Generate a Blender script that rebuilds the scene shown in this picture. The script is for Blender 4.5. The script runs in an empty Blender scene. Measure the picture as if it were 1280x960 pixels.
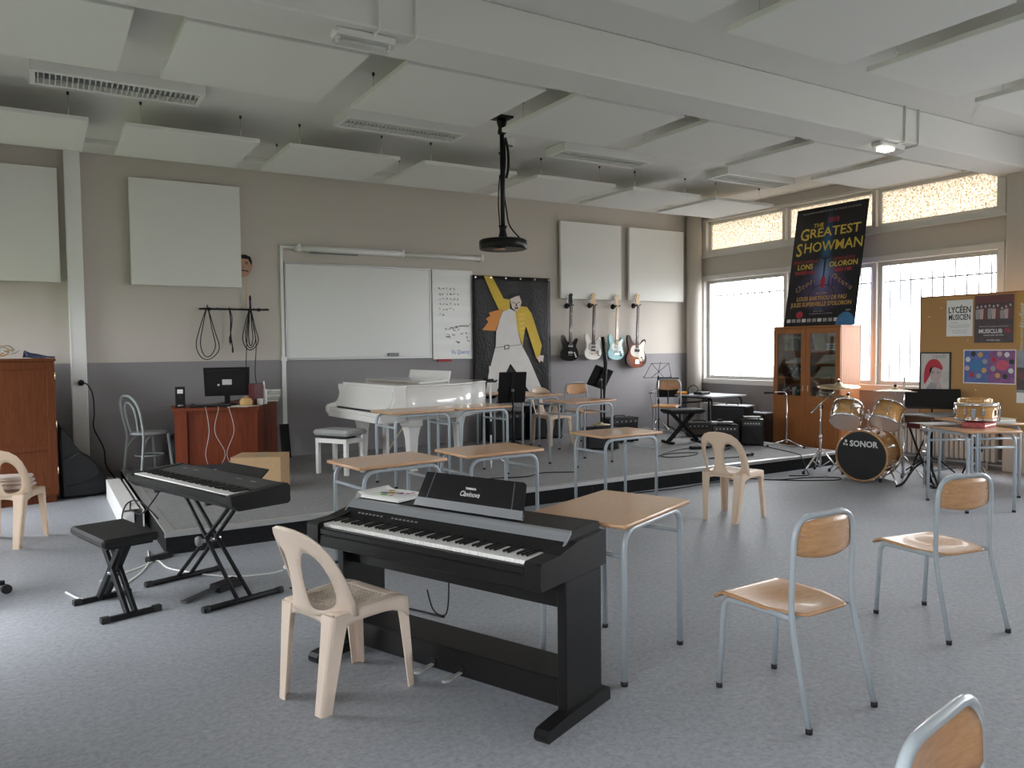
import bpy, bmesh, math, random
from math import pi, sin, cos, radians as rad
from mathutils import Vector, Matrix
from mathutils.geometry import delaunay_2d_cdt

random.seed(4)
SC = bpy.context.scene
COL = SC.collection

# ------------------------------------------------------------------ camera
def make_camera():
    yaw, pitch, roll = rad(31.215), rad(2.637), rad(-.615)
    f = Vector((sin(yaw)*cos(pitch), cos(yaw)*cos(pitch), -sin(pitch)))
    r = Vector((cos(yaw), -sin(yaw), 0)); u = r.cross(f)
    R = r*cos(roll) + u*sin(roll); U = -r*sin(roll) + u*cos(roll)
    cd = bpy.data.cameras.new('camera'); cd.sensor_width = 36; cd.lens = 975/1280*36
    cd.clip_start = .05; cd.clip_end = 300
    co = bpy.data.objects.new('camera', cd); COL.objects.link(co)
    m = Matrix.Identity(4)
    for i in range(3):
        m[i][0] = R[i]; m[i][1] = U[i]; m[i][2] = -f[i]
    m[0][3], m[1][3], m[2][3] = 0, 0, 1.55
    co.matrix_world = m
    SC.camera = co
make_camera()

# ------------------------------------------------------------------ sky, exposure
W = bpy.data.worlds.new('world'); SC.world = W; W.use_nodes = True
_b = W.node_tree.nodes['Background']
_b.inputs['Color'].default_value = (.93, .965, 1, 1); _b.inputs['Strength'].default_value = 1.0
SC.view_settings.view_transform = 'Standard'
SC.view_settings.look = 'None'
SC.view_settings.gamma = 1
SC.view_settings.use_curve_mapping = False
SC.view_settings.exposure = 3.85
SC.cycles.use_denoising = True
SC.cycles.max_bounces = 10
SC.cycles.diffuse_bounces = 6
SC.cycles.transparent_max_bounces = 16
SC.cycles.caustics_reflective = False
SC.cycles.caustics_refractive = False
SC.cycles.sample_clamp_indirect = 6

def portal(loc, rot, sx, sy):
    ld = bpy.data.lights.new('window_portal', 'AREA'); ld.shape = 'RECTANGLE'; ld.size = sx; ld.size_y = sy
    ld.cycles.is_portal = True
    o = bpy.data.objects.new('window_portal', ld); o.location = loc; o.rotation_euler = rot; COL.objects.link(o)
# right wall windows face -x, left wall windows face +x
portal((10.06, 7.5, 1.83), (0, pi/2, 0), 1.9, 5.0)
portal((10.06, 1.3, 2.0), (0, pi/2, 0), 2.3, 5.0)
portal((-1.36, 3.7, 1.2), (0, -pi/2, 0), 2.3, 11.9)

# ------------------------------------------------------------------ materials
MAT = {}
def nodes_of(name):
    m = bpy.data.materials.new(name); m.use_nodes = True
    nt = m.node_tree; b = nt.nodes['Principled BSDF']
    return m, nt, b
def inp(b, k, v):
    if k in b.inputs: b.inputs[k].default_value = v
def mat(name, col, rough=.5, metal=0, spec=.5, noise=0, nscale=20, bump=0, bscale=60, coat=0, stretch=None):
    """principled with an optional colour mottling and fine relief"""
    if name in MAT: return MAT[name]
    m, nt, b = nodes_of(name)
    inp(b, 'Base Color', (*col, 1)); inp(b, 'Roughness', rough); inp(b, 'Metallic', metal)
    inp(b, 'Specular IOR Level', spec); inp(b, 'Coat Weight', coat); inp(b, 'Coat Roughness', .05)
    if noise or bump:
        tc = nt.nodes.new('ShaderNodeTexCoord'); src = tc.outputs['Object']
        if stretch:
            mp = nt.nodes.new('ShaderNodeMapping'); mp.inputs['Scale'].default_value = stretch
            nt.links.new(src, mp.inputs['Vector']); src = mp.outputs['Vector']
    if noise:
        n = nt.nodes.new('ShaderNodeTexNoise'); n.inputs['Scale'].default_value = nscale; n.inputs['Detail'].default_value = 6
        n.inputs['Roughness'].default_value = .65
        nt.links.new(src, n.inputs['Vector'])
        r = nt.nodes.new('ShaderNodeValToRGB')
        lo = [max(0, c*(1-noise)) for c in col]; hi = [min(1, c*(1+noise)) for c in col]
        r.color_ramp.elements[0].position = .3; r.color_ramp.elements[1].position = .7
        r.color_ramp.elements[0].color = (*lo, 1); r.color_ramp.elements[1].color = (*hi, 1)
        nt.links.new(n.outputs['Fac'], r.inputs['Fac']); nt.links.new(r.outputs['Color'], b.inputs['Base Color'])
    if bump:
        n2 = nt.nodes.new('ShaderNodeTexNoise'); n2.inputs['Scale'].default_value = bscale; n2.inputs['Detail'].default_value = 3
        nt.links.new(src, n2.inputs['Vector'])
        bp = nt.nodes.new('ShaderNodeBump'); bp.inputs['Strength'].default_value = bump; bp.inputs['Distance'].default_value = .01
        nt.links.new(n2.outputs['Fac'], bp.inputs['Height']); nt.links.new(bp.outputs['Normal'], b.inputs['Normal'])
    MAT[name] = m
    return m
def wood(name, c1, c2, rough=.4, scale=6, stretch=(1, 14, 14), coat=0, spec=.5):
    if name in MAT: return MAT[name]
    m, nt, b = nodes_of(name)
    tc = nt.nodes.new('ShaderNodeTexCoord'); mp = nt.nodes.new('ShaderNodeMapping'); mp.inputs['Scale'].default_value = stretch
    n = nt.nodes.new('ShaderNodeTexNoise'); n.inputs['Scale'].default_value = scale; n.inputs['Detail'].default_value = 8
    n.inputs['Roughness'].default_value = .6; n.inputs['Distortion'].default_value = .6
    r = nt.nodes.new('ShaderNodeValToRGB'); r.color_ramp.elements[0].position = .32; r.color_ramp.elements[1].position = .68
    r.color_ramp.elements[0].color = (*c1, 1); r.color_ramp.elements[1].color = (*c2, 1)
    L = nt.links.new
    L(tc.outputs['Object'], mp.inputs['Vector']); L(mp.outputs['Vector'], n.inputs['Vector']); L(n.outputs['Fac'], r.inputs['Fac'])
    L(r.outputs['Color'], b.inputs['Base Color']); inp(b, 'Roughness', rough); inp(b, 'Coat Weight', coat); inp(b, 'Specular IOR Level', spec)
    MAT[name] = m
    return m
def floor_mat(name, c0, c1, c2, rough):
    m, nt, b = nodes_of(name); L = nt.links.new
    tc = nt.nodes.new('ShaderNodeTexCoord')
    n = nt.nodes.new('ShaderNodeTexNoise'); n.inputs['Scale'].default_value = 38; n.inputs['Detail'].default_value = 8; n.inputs['Roughness'].default_value = .78
    n.inputs['Distortion'].default_value = .5
    n2 = nt.nodes.new('ShaderNodeTexNoise'); n2.inputs['Scale'].default_value = 1.3; n2.inputs['Detail'].default_value = 4
    r = nt.nodes.new('ShaderNodeValToRGB'); r.color_ramp.elements[0].position = .33; r.color_ramp.elements[1].position = .67
    r.color_ramp.elements[0].color = (*c0, 1); r.color_ramp.elements[1].color = (*c2, 1)
    e = r.color_ramp.elements.new(.5); e.color = (*c1, 1)
    mx = nt.nodes.new('ShaderNodeMix'); mx.data_type = 'RGBA'; mx.blend_type = 'MULTIPLY'; mx.inputs['Factor'].default_value = .35
    r2 = nt.nodes.new('ShaderNodeValToRGB'); r2.color_ramp.elements[0].position = .35; r2.color_ramp.elements[1].position = .65
    r2.color_ramp.elements[0].color = (.82, .82, .82, 1)
    L(tc.outputs['Object'], n.inputs['Vector']); L(tc.outputs['Object'], n2.inputs['Vector'])
    L(n.outputs['Fac'], r.inputs['Fac']); L(n2.outputs['Fac'], r2.inputs['Fac'])
    L(r.outputs['Color'], mx.inputs[6]); L(r2.outputs['Color'], mx.inputs[7]); L(mx.outputs[2], b.inputs['Base Color'])
    inp(b, 'Roughness', rough); inp(b, 'Specular IOR Level', .35)
    bp = nt.nodes.new('ShaderNodeBump'); bp.inputs['Strength'].default_value = .12; bp.inputs['Distance'].default_value = .004
    L(n.outputs['Fac'], bp.inputs['Height']); L(bp.outputs['Normal'], b.inputs['Normal'])
    MAT[name] = m
    return m
def wall_mat(name, hi, lo, z=1.43):
    """two coats of paint meeting at a painted line"""
    m, nt, b = nodes_of(name); L = nt.links.new
    g = nt.nodes.new('ShaderNodeNewGeometry'); s = nt.nodes.new('ShaderNodeSeparateXYZ'); L(g.outputs['Position'], s.inputs[0])
    c = nt.nodes.new('ShaderNodeMath'); c.operation = 'GREATER_THAN'; c.inputs[1].default_value = z; L(s.outputs['Z'], c.inputs[0])
    mx = nt.nodes.new('ShaderNodeMix'); mx.data_type = 'RGBA'
    mx.inputs[6].default_value = (*lo, 1); mx.inputs[7].default_value = (*hi, 1)
    L(c.outputs[0], mx.inputs['Factor']); L(mx.outputs[2], b.inputs['Base Color']); inp(b, 'Roughness', .65); inp(b, 'Specular IOR Level', .3)
    n = nt.nodes.new('ShaderNodeTexNoise'); n.inputs['Scale'].default_value = 90; L(g.outputs['Position'], n.inputs['Vector'])
    bp = nt.nodes.new('ShaderNodeBump'); bp.inputs['Strength'].default_value = .06; bp.inputs['Distance'].default_value = .005
    L(n.outputs['Fac'], bp.inputs['Height']); L(bp.outputs['Normal'], b.inputs['Normal'])
    MAT[name] = m
    return m
def glass_mat(name='glass', gloss=.08, tint=(1, 1, 1)):
    m = bpy.data.materials.new(name); m.use_nodes = True; nt = m.node_tree; nt.nodes.clear()
    o = nt.nodes.new('ShaderNodeOutputMaterial'); t = nt.nodes.new('ShaderNodeBsdfTransparent'); t.inputs[0].default_value = (*tint, 1)
    gl = nt.nodes.new('ShaderNodeBsdfGlossy'); gl.inputs['Roughness'].default_value = .02
    x = nt.nodes.new('ShaderNodeMixShader'); x.inputs[0].default_value = gloss
    nt.links.new(t.outputs[0], x.inputs[1]); nt.links.new(gl.outputs[0], x.inputs[2]); nt.links.new(x.outputs[0], o.inputs[0])
    MAT[name] = m
    return m
def pebble_glass():
    m = bpy.data.materials.new('pebbled_glass'); m.use_nodes = True; nt = m.node_tree; nt.nodes.clear(); L = nt.links.new
    o = nt.nodes.new('ShaderNodeOutputMaterial'); t = nt.nodes.new('ShaderNodeBsdfTranslucent')
    tc = nt.nodes.new('ShaderNodeTexCoord'); v = nt.nodes.new('ShaderNodeTexNoise'); v.inputs['Scale'].default_value = 42; v.inputs['Detail'].default_value = 5
    v.inputs['Roughness'].default_value = .75
    r = nt.nodes.new('ShaderNodeValToRGB'); r.color_ramp.elements[0].position = .36; r.color_ramp.elements[1].position = .62
    r.color_ramp.elements[0].color = (.17, .14, .10, 1); r.color_ramp.elements[1].color = (.62, .56, .48, 1)
    L(tc.outputs['Object'], v.inputs['Vector']); L(v.outputs['Fac'], r.inputs['Fac']); L(r.outputs['Color'], t.inputs['Color'])
    L(t.outputs[0], o.inputs[0])
    MAT['pebbled_glass'] = m
    return m
def emit_mat(name, col, s):
    m = bpy.data.materials.new(name); m.use_nodes = True; nt = m.node_tree; nt.nodes.clear()
    o = nt.nodes.new('ShaderNodeOutputMaterial'); e = nt.nodes.new('ShaderNodeEmission'); e.inputs[0].default_value = (*col, 1); e.inputs[1].default_value = s
    nt.links.new(e.outputs[0], o.inputs[0]); MAT[name] = m
    return m

floor_mat('lino', (.255, .268, .297), (.345, .36, .392), (.44, .457, .494), .55)
floor_mat('carpet', (.20, .20, .205), (.27, .27, .275), (.36, .36, .365), .75)
wall_mat('wall_paint', (.57, .525, .475), (.285, .27, .28))
mat('paint_beige', (.57, .525, .475), .65, spec=.3, bump=.05, bscale=90)
mat('ceiling_white', (.74, .735, .71), .8, spec=.2, bump=.05, bscale=40)
mat('panel_white', (.80, .80, .77), .9, spec=.1, bump=.12, bscale=220)
mat('white_paint', (.78, .78, .76), .45)
mat('trunk_white', (.80, .80, .78), .4)
mat('window_frame', (.70, .685, .66), .4)
mat('sash_alu', (.50, .49, .47), .35, metal=.3)
mat('white_gloss', (.86, .85, .83), .16, coat=.6)
mat('white_key', (.9, .89, .86), .22)
mat('black_key', (.012, .012, .013), .25)
mat('black', (.012, .012, .013), .5, spec=.25)
mat('black_satin', (.012, .0115, .012), .38, spec=.25, bump=.05, bscale=300)
mat('black_gloss', (.010, .010, .012), .08, spec=.45)
mat('black_matte', (.012, .012, .013), .8, spec=.2, noise=.5, nscale=60)
mat('black_vinyl', (.016, .016, .017), .5, spec=.25, bump=.25, bscale=240)
mat('dark_grey', (.05, .05, .055), .5)
mat('grey_plastic', (.20, .205, .22), .35)
mat('silver_strip', (.42, .44, .48), .28, metal=.6)
mat('frame_grey', (.40, .45, .49), .3, coat=.3)
mat('frame_dark', (.20, .215, .23), .35)
mat('chrome', (.75, .75, .76), .12, metal=1)
mat('steel', (.62, .62, .62), .3, metal=.4)
mat('alu_trim', (.50, .50, .50), .4, metal=.5)
mat('rubber', (.015, .015, .016), .7)
mat('cream_plastic', (.80, .66, .55), .42, bump=.05, bscale=400)
mat('tan_plastic', (.66, .50, .37), .45, bump=.05, bscale=400)
mat('bentwood_grey', (.44, .49, .50), .4)
mat('paper', (.85, .85, .82), .7)
mat('paper_grey', (.62, .62, .60), .7)
mat('cardboard', (.50, .33, .18), .8, noise=.06, nscale=30)
mat('gold', (.75, .52, .16), .4, metal=.3)
mat('brass', (.80, .67, .44), .3, metal=1)
mat('red', (.42, .02, .03), .5)
mat('blue', (.05, .16, .5), .5)
mat('board_white', (.76, .77, .75), .28)
mat('cork', (.50, .28, .11), .85, noise=.12, nscale=120, bump=.2, bscale=300)
mat('radiator', (.56, .54, .52), .45)
wood('beech_top', (.56, .32, .17), (.66, .40, .23), .3, 5, (2, 26, 26), coat=.25)
wood('beech_ply', (.52, .27, .12), (.64, .37, .19), .38, 4, (3, 22, 22), coat=.12)
wood('cupboard_wood', (.105, .029, .0105), (.15, .046, .0165), .55, 4, (12, 12, 1.2), spec=.18)
wood('desk_wood', (.13, .026, .010), (.19, .042, .015), .5, 4, (10, 10, 1), spec=.18)
wood('bookcase_wood', (.33, .115, .034), (.42, .16, .05), .42, 4, (14, 14, 1))
wood('drum_maple', (.50, .25, .075), (.60, .33, .115), .18, 5, (1, 1, 9), coat=.8)
wood('maple_neck', (.60, .40, .20), (.68, .47, .25), .35, 6, (8, 8, 1))
wood('rosewood', (.06, .03, .02), (.11, .055, .035), .45, 6, (8, 8, 1))
mat('guitar_black', (.01, .01, .011), .12, coat=.2)
mat('guitar_white', (.82, .81, .77), .12, coat=.8)
mat('guitar_teal', (.14, .40, .42), .25, coat=.2)
mat('pickguard_pearl', (.45, .42, .40), .25, noise=.3, nscale=60)
mat('pickguard_mint', (.72, .78, .74), .25)
mat('pickguard_cream', (.72, .68, .58), .3)
def sunburst():
    m, nt, b = nodes_of('guitar_sunburst'); L = nt.links.new
    tc = nt.nodes.new('ShaderNodeTexCoord'); mp = nt.nodes.new('ShaderNodeMapping')
    mp.inputs['Location'].default_value = (0, 0, -.95); mp.inputs['Scale'].default_value = (4.4, 0, 3.4)
    g = nt.nodes.new('ShaderNodeTexGradient'); g.gradient_type = 'SPHERICAL'
    r = nt.nodes.new('ShaderNodeValToRGB'); r.color_ramp.elements[0].position = .05; r.color_ramp.elements[0].color = (.02, .008, .005, 1)
    r.color_ramp.elements[1].position = .75; r.color_ramp.elements[1].color = (.42, .13, .022, 1)
    e = r.color_ramp.elements.new(.35); e.color = (.20, .03, .010, 1)
    mp.inputs['Location'].default_value = (0, 0, -.20*3.4)
    L(tc.outputs['Object'], mp.inputs['Vector']); L(mp.outputs['Vector'], g.inputs['Vector']); L(g.outputs['Fac'], r.inputs['Fac'])
    L(r.outputs['Color'], b.inputs['Base Color']); inp(b, 'Roughness', .3); inp(b, 'Coat Weight', .05); inp(b, 'Specular IOR Level', .15); MAT['guitar_sunburst'] = m
sunburst()
glass_mat('window_glass', .05)
glass_mat('cabinet_glass', .12, (.82, .84, .82))
glass_mat('clear_plastic', .03, (.93, .93, .93))
pebble_glass()
emit_mat('lit_lamp', (1, .93, .8), .5)
mat('lawn', (.145, .175, .09), .9, noise=.3, nscale=3)
mat('paving', (.32, .31, .29), .9, noise=.1, nscale=3)
mat('leaf', (.07, .13, .03), .8, noise=.4, nscale=2)

# ------------------------------------------------------------------ mesh building
def fillet(pts, r, n=5):
    """round the inner corners of a polyline"""
    P = [Vector(p) for p in pts]; out = [P[0]]
    for i in range(1, len(P)-1):
        a, b, c = P[i-1], P[i], P[i+1]
        d1 = (a-b); d2 = (c-b)
        rr = min(r, d1.length*.49, d2.length*.49)
        p = b+d1.normalized()*rr; q = b+d2.normalized()*rr
        for k in range(n+1):
            t = k/n
            out.append((1-t)**2*p + 2*t*(1-t)*b + t*t*q)
    out.append(P[-1])
    return out
def spline(pts, n=6, closed=False):
    P = [Vector(p) for p in pts]; m = len(P); out = []
    rng = m if closed else m-1
    for i in range(rng):
        if closed: p0, p1, p2, p3 = P[(i-1) % m], P[i], P[(i+1) % m], P[(i+2) % m]
        else: p0, p1, p2, p3 = P[max(0, i-1)], P[i], P[i+1], P[min(m-1, i+2)]
        for k in range(n):
            t = k/n
            out.append(.5*((2*p1) + (p2-p0)*t + (2*p0-5*p1+4*p2-p3)*t*t + (3*p1-p0-3*p2+p3)*t**3))
    if not closed: out.append(P[-1])
    return out
def rrect(x0, x1, y0, y1, r, n=4):
    o = []
    for cx, cy, a in ((x1-r, y0+r, -90), (x1-r, y1-r, 0), (x0+r, y1-r, 90), (x0+r, y0+r, 180)):
        for k in range(n+1):
            t = rad(a+90*k/n); o.append((cx+r*cos(t), cy+r*sin(t)))
    return o
def ellipse(cx, cy, rx, ry, n=24):
    return [(cx+rx*cos(2*pi*k/n), cy+ry*sin(2*pi*k/n)) for k in range(n)]
XZ = Matrix(((1, 0, 0, 0), (0, 0, -1, 0), (0, 1, 0, 0), (0, 0, 0, 1)))   # local (x, y, z) -> (x, -z, y): drawing stands upright, +z towards -y
YZ = Matrix(((0, 0, 1, 0), (1, 0, 0, 0), (0, 1, 0, 0), (0, 0, 0, 1)))    # (x, y, z) -> (z, x, y)

class MB:
    def __init__(self): self.v = []; self.f = []; self.s = []
    def add(self, vs, fs, smooth=False, M=None):
        k = len(self.v)
        for p in vs:
            p = Vector(p)
            self.v.append(tuple(M @ p) if M is not None else tuple(p))
        for i, f in enumerate(fs):
            self.f.append([k+j for j in f]); self.s.append(smooth if isinstance(smooth, bool) else smooth[i])
        return self
    def box(self, x0, x1, y0, y1, z0, z1, b=0, M=None):
        b = min(b, (x1-x0)/2.01, (y1-y0)/2.01, (z1-z0)/2.01)
        if b <= 0:
            v = [(x, y, z) for z in (z0, z1) for x, y in ((x0, y0), (x1, y0), (x1, y1), (x0, y1))]
            return self.add(v, [(3, 2, 1, 0), (4, 5, 6, 7), (0, 1, 5, 4), (1, 2, 6, 5), (2, 3, 7, 6), (3, 0, 4, 7)], False, M)
        v = []
        idx = {}
        for ix, (x, sx) in enumerate(((x0, 1), (x1, -1))):
            for iy, (y, sy) in enumerate(((y0, 1), (y1, -1))):
                for iz, (z, sz) in enumerate(((z0, 1), (z1, -1))):
                    for a in range(3):
                        p = [x+sx*b, y+sy*b, z+sz*b]; p[a] = (x, y, z)[a]
                        idx[ix, iy, iz, a] = len(v); v.append(p)
        g = lambda ix, iy, iz, a: idx[ix, iy, iz, a]
        F = []
        for s in (0, 1):
            q = [g(s, 0, 0, 0), g(s, 1, 0, 0), g(s, 1, 1, 0), g(s, 0, 1, 0)]; F.append(q if s else q[::-1])
            q = [g(0, s, 0, 1), g(1, s, 0, 1), g(1, s, 1, 1), g(0, s, 1, 1)]; F.append(q[::-1] if s else q)
            q = [g(0, 0, s, 2), g(1, 0, s, 2), g(1, 1, s, 2), g(0, 1, s, 2)]; F.append(q if s else q[::-1])
        for i in (0, 1):
            for j in (0, 1):
                F.append([g(0, i, j, 1), g(1, i, j, 1), g(1, i, j, 2), g(0, i, j, 2)][::(1 if i != j else -1)])
                F.append([g(i, 0, j, 0), g(i, 1, j, 0), g(i, 1, j, 2), g(i, 0, j, 2)][::(-1 if i != j else 1)])
                F.append([g(i, j, 0, 0), g(i, j, 1, 0), g(i, j, 1, 1), g(i, j, 0, 1)][::(1 if i != j else -1)])
                for k in (0, 1):
                    t = [g(i, j, k, 0), g(i, j, k, 1), g(i, j, k, 2)]
                    F.append(t if (i+j+k) % 2 else t[::-1])
        return self.add(v, F, False, M)
    def tube(self, pts, r, n=8, M=None, closed=False, caps=True):
        P = [Vector(p) for p in pts]; m = len(P)
        rs = r if isinstance(r, (list, tuple)) else [r]*m
        V = []; F = []
        t0 = (P[1]-P[0]).normalized()
        a = Vector((0, 0, 1)) if abs(t0.z) < .9 else Vector((1, 0, 0))
        nrm = t0.cross(a).normalized()
        for i in range(m):
            if closed: t = (P[(i+1) % m]-P[i-1]).normalized()
            else: t = (P[min(m-1, i+1)]-P[max(0, i-1)]).normalized()
            nrm = (nrm - t*nrm.dot(t)).normalized(); bn = t.cross(nrm)
            for k in range(n):
                w = 2*pi*k/n
                V.append(P[i]+(nrm*cos(w)+bn*sin(w))*rs[i])
        S = []
        for i in range(m if closed else m-1):
            j = (i+1) % m
            for k in range(n):
                l = (k+1) % n
                F.append((i*n+k, i*n+l, j*n+l, j*n+k)); S.append(True)
        if caps and not closed:
            F.append(tuple(range(n-1, -1, -1))); S.append(False); F.append(tuple((m-1)*n+k for k in range(n))); S.append(False)
        return self.add(V, F, S, M)
    def cyl(self, p0, p1, r, n=12, M=None): return self.tube([p0, p1], r, n, M)
    def lathe(self, prof, n=24, M=None, smooth=True):
        """profile (radius, z) turned about local z"""
        V = []; F = []; S = []
        m = len(prof)
        for r, z in prof:
            for k in range(n):
                w = 2*pi*k/n; V.append((r*cos(w), r*sin(w), z))
        for i in range(m-1):
            for k in range(n):
                l = (k+1) % n
                F.append((i*n+k, i*n+l, (i+1)*n+l, (i+1)*n+k)); S.append(smooth)
        ring = prof[0] == prof[-1]
        if not ring and prof[0][0] > 1e-6: F.append(tuple(range(n-1, -1, -1))); S.append(False)
        if not ring and prof[-1][0] > 1e-6: F.append(tuple((m-1)*n+k for k in range(n))); S.append(False)
        return self.add(V, F, S, M)
    def prism(self, out, z0, z1, M=None, smooth=False):
        n = len(out); a = sum(out[i][0]*out[(i+1) % n][1]-out[(i+1) % n][0]*out[i][1] for i in range(n))
        if a < 0: out = out[::-1]
        V = [(p[0], p[1], z0) for p in out]+[(p[0], p[1], z1) for p in out]
        F = [tuple(range(n-1, -1, -1)), tuple(range(n, 2*n))]; S = [False, False]
        for i in range(n):
            j = (i+1) % n; F.append((i, j, n+j, n+i)); S.append(smooth)
        return self.add(V, F, S, M)
    def loft(self, rings, caps=True, smooth=True, M=None, closed=True):
        n = len(rings[0]); V = [p for r in rings for p in r]; F = []; S = []
        for i in range(len(rings)-1):
            for k in range(n if closed else n-1):
                l = (k+1) % n; F.append((i*n+k, i*n+l, (i+1)*n+l, (i+1)*n+k)); S.append(smooth)
        if caps: F.append(tuple(range(n-1, -1, -1))); F.append(tuple((len(rings)-1)*n+k for k in range(n))); S += [False, False]
        return self.add(V, F, S, M)
    def grid(self, fn, nu, nv, M=None, smooth=True):
        V = [fn(i/nu, j/nv) for j in range(nv+1) for i in range(nu+1)]
        F = [(j*(nu+1)+i, j*(nu+1)+i+1, (j+1)*(nu+1)+i+1, (j+1)*(nu+1)+i) for j in range(nv) for i in range(nu)]
        return self.add(V, F, smooth, M)
    def mesh(self, name, m, fix=False):
        me = bpy.data.meshes.new(name); me.from_pydata(self.v, [], self.f)
        me.polygons.foreach_set('use_smooth', self.s)
        if fix:
            bm = bmesh.new(); bm.from_mesh(me); bmesh.ops.recalc_face_normals(bm, faces=bm.faces); bm.to_mesh(me); bm.free()
        me.materials.append(MAT[m] if isinstance(m, str) else m); me.update()
        return me
    def build(self, name, m, parent=None, loc=None, rot=None, fix=False, solid=0):
        o = bpy.data.objects.new(name, self.mesh(name, m, fix)); COL.objects.link(o)
        if parent is not None: o.parent = parent
        if loc is not None: o.location = loc
        if rot is not None: o.rotation_euler = rot
        if solid:
            md = o.modifiers.new('thickness', 'SOLIDIFY'); md.thickness = solid; md.offset = 0
        return o
def tag(o, label, cat, group=None):
    o['label'] = label; o['category'] = cat
    if group: o['group'] = group
    return o
def thing(name, label, cat, loc=(0, 0, 0), rz=0, group=None, rot=None):
    o = bpy.data.objects.new(name, None); COL.objects.link(o); o.empty_display_size = .1
    o.location = loc; o.rotation_euler = rot if rot else (0, 0, rad(rz))
    return tag(o, label, cat, group)
def struct(o):
    o['kind'] = 'structure'; return o
def copy_tree(o, parent=None):
    c = o.copy(); COL.objects.link(c); c.parent = parent
    for ch in [x for x in o.children]: copy_tree(ch, c)
    return c
def place(src, label, loc, rz, first=False):
    """a copy of a finished thing with copies of all its parts, under a label of its own"""
    o = src if first else copy_tree(src)
    o.location = loc; o.rotation_euler = (0, 0, rad(rz)); o['label'] = label
    return o
def text(name, s, size, m, parent, M, align='CENTER', ext=.0006, sx=1, shear=0, bold=0):
    """flat lettering as geometry, from Blender's built-in face"""
    cu = bpy.data.curves.new(name, 'FONT'); cu.body = s; cu.size = size; cu.align_x = align; cu.align_y = 'CENTER'
    cu.extrude = ext; cu.shear = shear; cu.offset = bold; cu.resolution_u = 2
    t = bpy.data.objects.new(name, cu); COL.objects.link(t)
    dg = bpy.context.evaluated_depsgraph_get(); dg.update()
    me = bpy.data.meshes.new_from_object(t.evaluated_get(dg))
    bpy.data.objects.remove(t); bpy.data.curves.remove(cu)
    me.transform(M @ Matrix.Diagonal((sx, 1, 1, 1))); me.materials.clear(); me.materials.append(MAT[m])
    o = bpy.data.objects.new(name, me); COL.objects.link(o); o.parent = parent
    return o
def T(x, y, z): return Matrix.Translation((x, y, z))
def RZ(a): return Matrix.Rotation(rad(a), 4, 'Z')
def RX(a): return Matrix.Rotation(rad(a), 4, 'X')
def RY(a): return Matrix.Rotation(rad(a), 4, 'Y')
# ================================================================== the room
XL, XR, YB, YF, ZC = -1.3, 10.0, 10.2, -2.5, 3.88
struct(MB().box(XL-.3, XR+.3, YF-.3, YB+.3, -.2, 0).build('floor', 'lino'))
struct(MB().box(XL-.3, XR+.3, YF-.3, YB+.3, ZC, ZC+.2).build('ceiling', 'ceiling_white'))
struct(MB().box(XL-.3, XR+.3, YB, YB+.3, 0, ZC).build('wall_back', 'wall_paint'))
struct(MB().box(XL-.3, XR+.3, YF-.3, YF, 0, ZC).build('wall_front', 'wall_paint'))
m = MB()
for a in ((YF, YB, 0, .9), (YF, -1.2, .9, ZC), (3.8, 4.99, .9, ZC), (-1.2, 3.8, 3.15, ZC), (10.03, YB, .9, ZC), (4.99, 10.03, 2.77, 3.10), (4.99, 10.03, 3.735, ZC)):
    m.box(XR, XR+.3, a[0], a[1], a[2], a[3])
struct(m.build('wall_right', 'wall_paint'))
m = MB(); LW = ((-2.2, 1.7, .95), (4.7, 6.3, .05), (8.1, 9.6, .05))
m.box(XL-.3, XL, YF, YB, 2.3, ZC)
ys = [YF]+[y for w in LW for y in w[:2]]+[YB]
for w in LW: m.box(XL-.3, XL, w[0], w[1], 0, w[2])
for i in range(0, len(ys), 2): m.box(XL-.3, XL, ys[i], ys[i+1], 0, 2.3)
struct(m.build('wall_left', 'wall_paint'))
for i, (a, b, z0) in enumerate(LW):
    z1 = 2.3; n = 3 if b-a > 2.5 else 2
    s = MB().box(XL-.12, XL-.06, a, a+.07, z0, z1).box(XL-.12, XL-.06, b-.07, b, z0, z1).box(XL-.12, XL-.06, a+.07, b-.07, z0, z0+.08).box(XL-.12, XL-.06, a+.07, b-.07, z1-.07, z1)
    for k in range(1, n): s.box(XL-.12, XL-.06, a+(b-a)*k/n-.05, a+(b-a)*k/n+.05, z0+.08, z1-.07)
    w = struct(s.build('window_%d' % (i+3), 'window_frame'))
    for k in range(n): MB().box(XL-.095, XL-.088, a+(b-a)*k/n+.05, a+(b-a)*(k+1)/n-.05, z0+.08, z1-.07).build('pane', 'window_glass', w)
w = struct(MB().box(XR+.03, XR+.1, -1.2, -1.12, .9, 3.15).box(XR+.03, XR+.1, 3.72, 3.8, .9, 3.15).box(XR+.03, XR+.1, -1.12, 3.72, .9, .97).box(XR+.03, XR+.1, -1.12, 3.72, 3.08, 3.15)
           .box(XR+.03, XR+.1, .46, .54, .97, 3.08).box(XR+.03, XR+.1, 2.06, 2.14, .97, 3.08).build('window_6', 'window_frame'))
for a, b in ((-1.12, .46), (.54, 2.06), (2.14, 3.72)): MB().box(XR+.06, XR+.066, a, b, .97, 3.08).build('pane', 'window_glass', w)
# ceiling: a beam across the room, a dropped strip along the back wall
struct(MB().box(XL, XR, 4.64, 5.06, 3.54, ZC, .012).build('trim_1', 'ceiling_white'))
struct(MB().box(XL, XR, 9.72, YB, 3.825, ZC, .006).build('trim_2', 'ceiling_white'))
# pilaster by the cupboard, its cap and the duct seam
o = struct(MB().box(.305, .465, 10.06, YB, 0, 3.825, .006).build('trim_3', 'trunk_white'))
MB().box(.317, .325, 10.054, 10.06, .1, 3.8).build('cover_strip', 'white_paint', o)
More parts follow.
